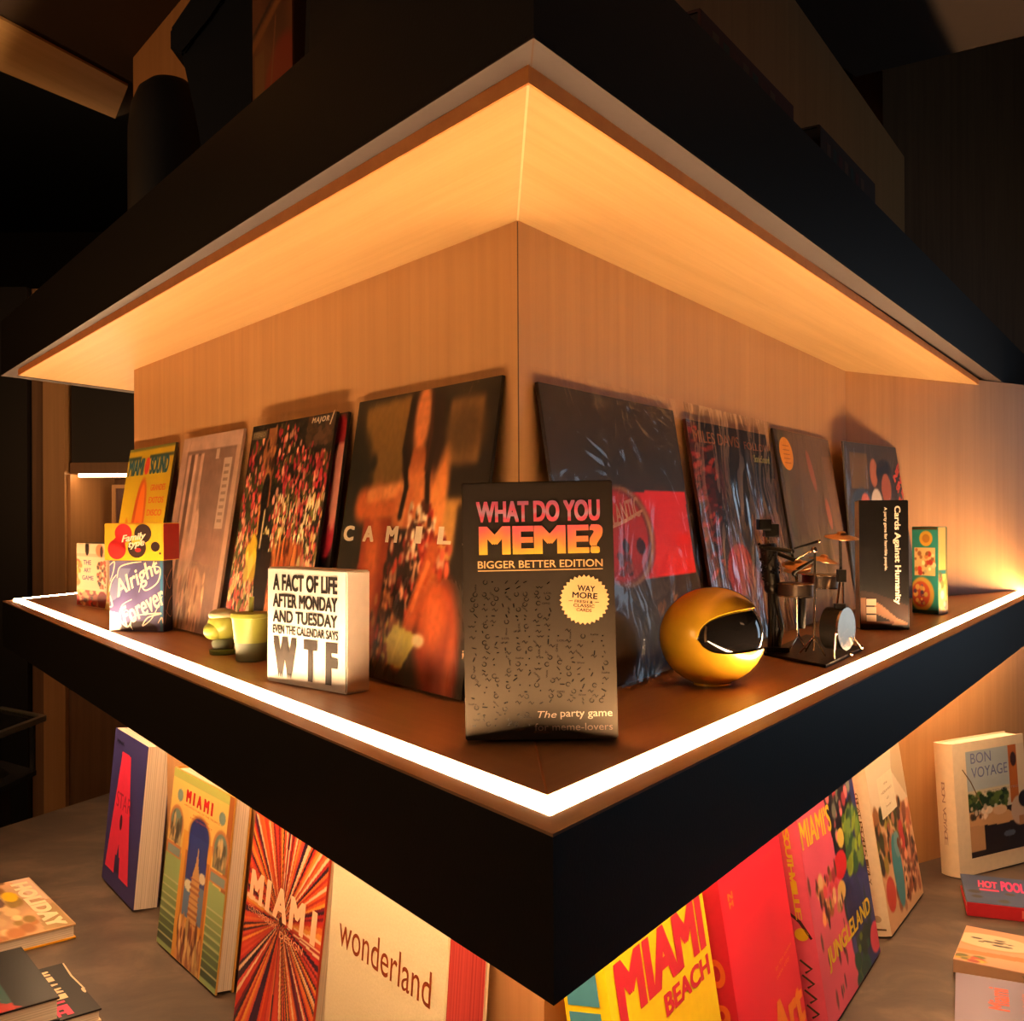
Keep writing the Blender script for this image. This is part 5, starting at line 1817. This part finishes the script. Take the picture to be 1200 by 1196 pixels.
zt_ = ZT + 0.055
mw, w_ = flatframe(P2(25, 1109, zt_), P2(70, 1168, zt_), zt_ + 0.0003, 0.24)
a = Art(70, 90, (20, 16, 16), seed=171)
a.poly([(0, 0), (1, 0), (1, 0.76), (0, 0.76)], (50, 100, 96)).poly([(0.45, 0), (1, 0), (1, 0.80), (0.84, 0.70), (0.6, 0.45)], (196, 36, 30)).scatter(46, (0.55, 0.9, 0.2, 0.72), [(222, 190, 150), (160, 60, 50), (70, 90, 84)], 0.012, 0.05, (20, 60)).rect(0.9, 1, 0, 0.76, (210, 46, 36))
book('thick book with black, teal and red cover lying flat at bottom left', mw, w_, 0.24, 0.034, ink(26, 20, 20), ink(26, 20, 20), art=a, group=FG)

zt_ = ZT + 0.020
mw, w_ = flatframe(P2(73, 1128, zt_), P2(119, 1181, zt_), zt_ + 0.0003, 0.20)


def f3l(k):
    for i, ch in enumerate('MIAMI'):
        k.text(ch, 0.10 + i * 0.12, 0.19 + i * 0.12, 0.66, 0.86, ink(236, 206, 164), 0.06)
    k.text('LIFE', 0.70, 0.96, 0.60, 0.82, ink(236, 60, 100), 0.06)
    k.ell(0.62, 0.985, 0.05, 0.012, ink(230, 206, 170))
    k.ribbon([(0.02, 1.0), (0.3, 0.985), (0.6, 0.997)], 0.003, ink(230, 206, 170))


book('black book with cream and pink letters, half under the teal and red book', mw, w_, 0.20, 0.020, ink(22, 18, 18), ink(22, 18, 18), back=ink(232, 212, 180), lettering=f3l, group=FG)


def flatframe2(BLp, BRp, z):
    """front (spine side) corners towards the viewer, cover facing up; local Z runs away"""
    u = (BRp - BLp).normalized()
    v = Vector((-u.y, u.x))
    return Matrix(((u.x, 0, v.x, BLp.x), (u.y, 0, v.y, BLp.y), (0, -1, 0, z), (0, 0, 0, 1)))


def lying(label, BLp, BRp, z, w_, h_, t_, front, spine, back, art=None, lettering=None, side=None):
    """flat book whose spine faces the viewer"""
    mw = flatframe2(BLp, BRp, z)
    th_ = thing('book', label, 'book', mw, FG)
    ct = 0.0026
    box('page_block', (0.003, w_ - 0.003, ct, t_ - ct, 0.002, h_ - 0.003), M['pages'], th_)
    box('front_cover', (0, w_, 0, ct, 0, h_), front, th_, 0.0004)
    box('back_cover', (0, w_, t_ - ct, t_, 0, h_), back, th_, 0.0004)
    box('spine', (0, w_, ct * 0.3, t_ - ct * 0.3, -0.001, 0.0022), spine, th_, 0.0006)
    if art is not None:
        art.mesh('cover_print', w_ - 0.002, h_ - 0.002, th_, M['print'], 0.001, 0.001, -0.0003)
    if lettering:
        k_ = Ink(w_, h_, -0.0006)
        lettering(k_)
        k_.done('lettering', th_)
    if side:
        k_ = Ink(w_, t_, 0)
        side(k_)
        # lettering plane faces -Z (towards the viewer); its up is -Y
        k_.done('spine_lettering', th_, Matrix(((1, 0, 0, 0), (0, 0, -1, t_), (0, 1, 0, -0.0014), (0, 0, 0, 1))))
    return th_


z1 = ZT + 0.026
a = Art(80, 60, (70, 84, 116), seed=181)
a.noise(5, 0.1).scatter(5, (0.0, 0.4, 0.1, 0.4), [(70, 60, 50)], 0.06, 0.06)


def g1l(k):
    k.text('HOT', 0.14, 0.31, 0.55, 0.80, ink(236, 70, 120), 0.05, rot=-4)
    k.rect(0.14, 0.31, 0.44, 0.50, ink(236, 70, 120))
    k.text('POOL', 0.34, 0.55, 0.48, 0.84, ink(236, 60, 130), 0.05, rot=-4)
    k.text('Life', 0.56, 0.98, 0.40, 0.86, ink(206, 200, 200), 0.02, 0.3)


def g1s(k):
    k.text('HOTEL', 0.46, 0.98, 0.22, 0.78, ink(240, 130, 110), 0.02)


lying('blue book with pink lettering and red spine lying flat beside the thick cream book', P2(1133, 1056, z1), P2(1205, 1064, z1), z1 + 0.0003, 0.20, 0.155, 0.026, ink(70, 84, 116), ink(206, 36, 50), ink(206, 36, 50), a, g1l, g1s)
z2 = ZT + 0.024
a = Art(90, 70, (226, 160, 116), seed=191)
a.noise(4, 0.05).ell(0.24, 0.64, 0.34, 0.22, (206, 150, 90)).ell(0.24, 0.65, 0.32, 0.2, (238, 206, 160)).scatter(12, (0.06, 0.4, 0.56, 0.74), [(60, 50, 30), (90, 70, 40)], 0.04, 0.018).poly([(0, 0.30), (0.6, 0.38), (0.62, 0.26), (0, 0.2)], (226, 130, 60)).scatter(22, (0.0, 0.24, 0.02, 0.16), [(200, 70, 30), (216, 160, 40), (120, 120, 40)], 0.05, 0.04).scatter(10, (0.35, 0.9, 0.86, 1.0), [(120, 100, 40), (190, 150, 60)], 0.06, 0.04).rect(0.6, 1, 0.3, 0.75, (238, 212, 170))


def g2s(k):
    k.text('WAY', 0.50, 0.78, 0.25, 0.8, ink(150, 130, 100), 0.0)


lying('peach coloured book with fruit pictures lying flat at right, between blue and lilac books', P2(1117, 1123, z2), P2(1200, 1140, z2), z2 + 0.0003, 0.20, 0.155, 0.022, ink(226, 170, 130), ink(190, 150, 116), ink(190, 150, 116), a, None, g2s)
z3 = ZT + 0.02
a = Art(60, 60, (136, 122, 146), seed=195)
a.noise(4, 0.05).rect(0.70, 1, 0, 0.93, (226, 190, 130))


def g3l(k):
    k.text('Miami', 0.12, 0.54, 0.635, 0.755, ink(232, 96, 76), 0.03, rot=90)
    k.text('beach and city', 0.34, 0.70, 0.68, 0.705, ink(222, 100, 84), 0.0, rot=90)
    k.ell(0.62, 0.80, 0.05, 0.03, ink(226, 216, 200))


c_ = P2(1120, 1139, z3)
d_ = P2(1111, 1196, z3)
uu = (P2(1200, 1152, z3) - c_).normalized()
vv = Vector((-uu.y, uu.x))
bl_ = c_ - vv * 0.24
lying('lilac book with orange title lying flat at bottom right', bl_, bl_ + uu, z3 + 0.0003, 0.18, 0.24, 0.02, ink(136, 122, 146), ink(136, 122, 146), ink(136, 122, 146), a, g3l, None)

# ============================================================ THINGS ON TOP OF THE CANOPY
def pprism(name, pxs, y, d, z0c, mat, parent, bev=0.003):
    """upright slab with the given outline, standing at depth y"""
    bm = bmesh.new()
    o = parent.matrix_world.translation
    fr = [bm.verts.new(atd(px, py, y) - o) for px, py in pxs]
    bk = [bm.verts.new(v.co + Vector((0, d, 0))) for v in fr]
    bm.faces.new(fr)
    bm.faces.new(bk)
    n = len(fr)
    for i in range(n):
        bm.faces.new((fr[i], fr[(i + 1) % n], bk[(i + 1) % n], bk[i]))
    bmesh.ops.bevel(bm, geom=list(bm.edges), offset=bev, segments=2, affect='EDGES')
    return bm_done(bm, name, mat, parent)


HZ = HT + 0.0004
t = thing('dome_ornament', 'black domed object standing on the canopy at upper left', 'ornament', Matrix.Translation((-0.535, 1.60, HZ)))
lathe('dome', [(0.060, 0.0), (0.062, 0.004), (0.062, 0.12), (0.0615, 0.19), (0.057, 0.225), (0.046, 0.252), (0.030, 0.266), (0.012, 0.271)], M['black'], t, 36)
lathe('base', [(0.063, 0.0), (0.0645, 0.001), (0.0645, 0.010), (0.063, 0.011)], M['black'], t, 36)

t = thing('sculpture', 'tall black angular object with overhanging head, on the canopy beside the black dome', 'sculpture', Matrix.Translation((-0.39, 1.35, HZ)))
yb = 600 - (HZ - CAMZ) / 1.35 * F_PX + 3.2
pprism('body', [(236, -24), (212, 62), (232, 150), (243, yb), (284, yb), (294, 120), (313, -24)], 1.35, 0.07, 0, M['black'], t)
pprism('head', [(262, -60), (199, 33), (199, 58), (214, 63), (242, 20), (262, 0)], 1.345, 0.08, 0, M['black'], t)

a = Art(60, 80, (110, 62, 30), seed=201)
a.noise(5, 0.2).ell(0.8, 0.1, 0.6, 0.4, (150, 50, 24)).seg((0, 0.55), (1, 0.72), 0.03, (150, 90, 40)).seg((0, 0.6), (1, 0.78), 0.015, (60, 34, 20)).rect(0.06, 0.3, 0.12, 0.5, (130, 86, 44)).rect(0.12, 0.24, 0.28, 0.31, (14, 8, 6)).seg((0.35, 0), (0.6, 0.6), 0.02, (150, 90, 50)).rect(0, 1, 0.8, 1, (90, 50, 24))
t = carton('game_box', 'brown and orange patterned box standing on the canopy, right of the black angular object', 'box', frame(-0.312, 1.235, HZ, -53.3), 0.115, 0.27, 0.03, {'front': ink(110, 62, 30)})
a.mesh('front_print', 0.113, 0.268, t, M['print'], 0.001, 0.001, -0.0003)
t = carton('storage_box', 'plain black box standing on the canopy nearest its front corner', 'box', frame(-0.232, 1.135, HZ, -53.3, 0.03, 2), 0.16, 0.25, 0.035, {'front': M['black']})
k = Ink(0.16, 0.25, -0.0006)
k.rect(0.08, 0.92, 0.06, 0.94, ink(14, 13, 14))
k.done('front_panel', t)

for i, (tt, wd, th_, c0, lab) in enumerate(((0.30, 0.26, 0.034, (90, 34, 20), 'dark red book lying on the canopy, nearer of the two there'), (0.66, 0.26, 0.045, (70, 46, 24), 'dark brown book lying on the canopy, farther of the two there'))):
    p = Vector((A.x, A.y)) + HRd * tt
    nn = Vector((-HRd.y, HRd.x))
    p = p + nn * 0.012
    mw = flatframe2(p, p + HRd, HZ + th_)
    th0 = thing('book', lab, 'book', mw, 'books lying flat on the canopy')
    box('page_block', (0.003, wd - 0.003, 0.0026, th_ - 0.0026, 0.002, 0.17), ink(60, 40, 28), th0)
    box('front_cover', (0, wd, 0, 0.0026, 0, 0.173), ink(*c0), th0, 0.0004)
    box('back_cover', (0, wd, th_ - 0.0026, th_, 0, 0.173), ink(*c0), th0, 0.0004)
    box('spine', (0, wd, 0.001, th_ - 0.001, -0.001, 0.0022), ink(*c0), th0, 0.0006)
    k = Ink(wd, th_, 0)
    for j in range(7):
        k.rect(0.1 + j * 0.1, 0.16 + j * 0.1, 0.3, 0.7, ink(*[(110, 76, 46), (44, 62, 54), (100, 40, 26)][j % 3]))
    k.done('spine_print', th0, Matrix(((1, 0, 0, 0), (0, 0, -1, th_), (0, 1, 0, -0.0014), (0, 0, 0, 1))))

# ============================================================ BACKGROUND at left
YC = 3.7


def cabx(px, y=YC):
    return atd(px, 600, y).x


def cabz(py, y=YC):
    return atd(100, py, y).z


t = thing('wall_cabinet', 'tall dark wooden cabinet with a small lit niche, far behind at left', 'cabinet', Matrix.Translation((cabx(90), YC, 0)))
ox = cabx(90)


def cb(name, px0, px1, y0, y1, z0, z1, mat, parent=None):
    return box(name, (cabx(px0) - ox, cabx(px1) - ox, y0 - YC, y1 - YC, z0, z1), mat, parent or t, 0.0)


cb('side_panel', -60, 38, 3.660, 4.250, 0.0, 2.35, M['laminate'])
cb('post', 39, 54, 3.690, 4.200, 0.0, 2.35, M['walnut'])
cb('post', 55, 80, 3.670, 4.200, 0.0, 2.35, M['oak_z'])
zn1, zn0 = cabz(556), cabz(706)
cb('upper_door', 84, 260, 3.700, 3.740, zn1 + 0.045, 2.35, M['laminate'])
cb('niche_top', 82, 260, 3.700, 4.120, zn1 + 0.004, zn1 + 0.044, M['walnut'])
cb('niche_back', 82, 260, 4.100, 4.130, zn0, zn1, M['walnut'])
cb('niche_side', 80.5, 84, 3.690, 4.100, zn0, zn1, M['oak_z'])
cb('niche_floor', 82, 260, 3.700, 4.120, zn0 - 0.03, zn0, M['walnut'])
cb('niche_light', 90, 258, 3.715, 3.728, zn1 - 0.008, zn1 + 0.0035, M['led_niche'])
cb('lower_door', 64.5, 260, 3.700, 3.730, 0.0, zn0 - 0.035, M['walnut'])
cb('lower_door', 39, 62.5, 3.700, 3.730, 0.0, zn0 - 0.035, M['walnut'])
f = thing('picture_frame', 'small wooden picture frame standing in the lit niche far left', 'picture', Matrix.Translation((cabx(131, 3.95), 3.95, zn0)))
x1 = cabx(150, 3.95) - cabx(131, 3.95)
zt1 = cabz(568, 3.95) - zn0
for nm_, dm in (('frame_side', (0, 0.014, 0, 0.02, 0, zt1)), ('frame_side', (x1 - 0.014, x1, 0, 0.02, 0, zt1)), ('frame_bar', (0.014, x1 - 0.014, 0, 0.02, 0, 0.014)), ('frame_bar', (0.014, x1 - 0.014, 0, 0.02, zt1 - 0.014, zt1))):
    box(nm_, dm, M['oak_z'], f)
box('picture', (0.014, x1 - 0.014, 0.008, 0.016, 0.014, zt1 - 0.014), ink(90, 60, 50), f)

# glass topped display case
zc = 0.93
g0, g1, g2 = P2(51, 838, zc), P2(0, 857, zc), P2(0, 828, zc)
da, db = (g1 - g0).normalized(), (g2 - g0).normalized()
La, Lb = 0.3, 0.25
t = thing('glass_case', 'dark display case with metal rim round its glass top, far left', 'table', Matrix.Translation((g0.x, g0.y, 0)))
O = Vector((0, 0))
cs = [O, da * La, da * La + db * Lb, db * Lb]


def railp(p, q_, z):
    d = (q_ - p).normalized()
    n_ = Vector((-d.y, d.x)) * 0.009
    return [p + n_, p - n_, q_ - n_, q_ + n_]


M['glass'] = film_mat('clear_glass', 0.0, gloss=0.35, tint=(0.8, 0.85, 0.85))
for i in range(4):
    prism('metal_rim', railp(cs[i], cs[(i + 1) % 4], 0), zc - 0.016, zc, M['alu'], t)
cc = (cs[0] + cs[2]) * 0.5
inn = [c_ + (cc - c_).normalized() * 0.02 for c_ in cs]
prism('glass_top', inn, zc - 0.008, zc - 0.003, M['glass'], t)
inn = [c_ + (cc - c_).normalized() * 0.09 for c_ in cs]
prism('cabinet_body', inn, 0.0, zc - 0.16, M['laminate'], t)
for c_ in cs:
    e_ = c_ + (cc - c_).normalized() * 0.03
    prism('corner_post', [e_ + Vector(v) * 0.006 for v in ((-1, -1), (1, -1), (1, 1), (-1, 1))], zc - 0.16, zc - 0.012, M['black'], t)
prism('case_floor', [c_ + (cc - c_).normalized() * 0.02 for c_ in cs], zc - 0.175, zc - 0.1605, M['black'], t)
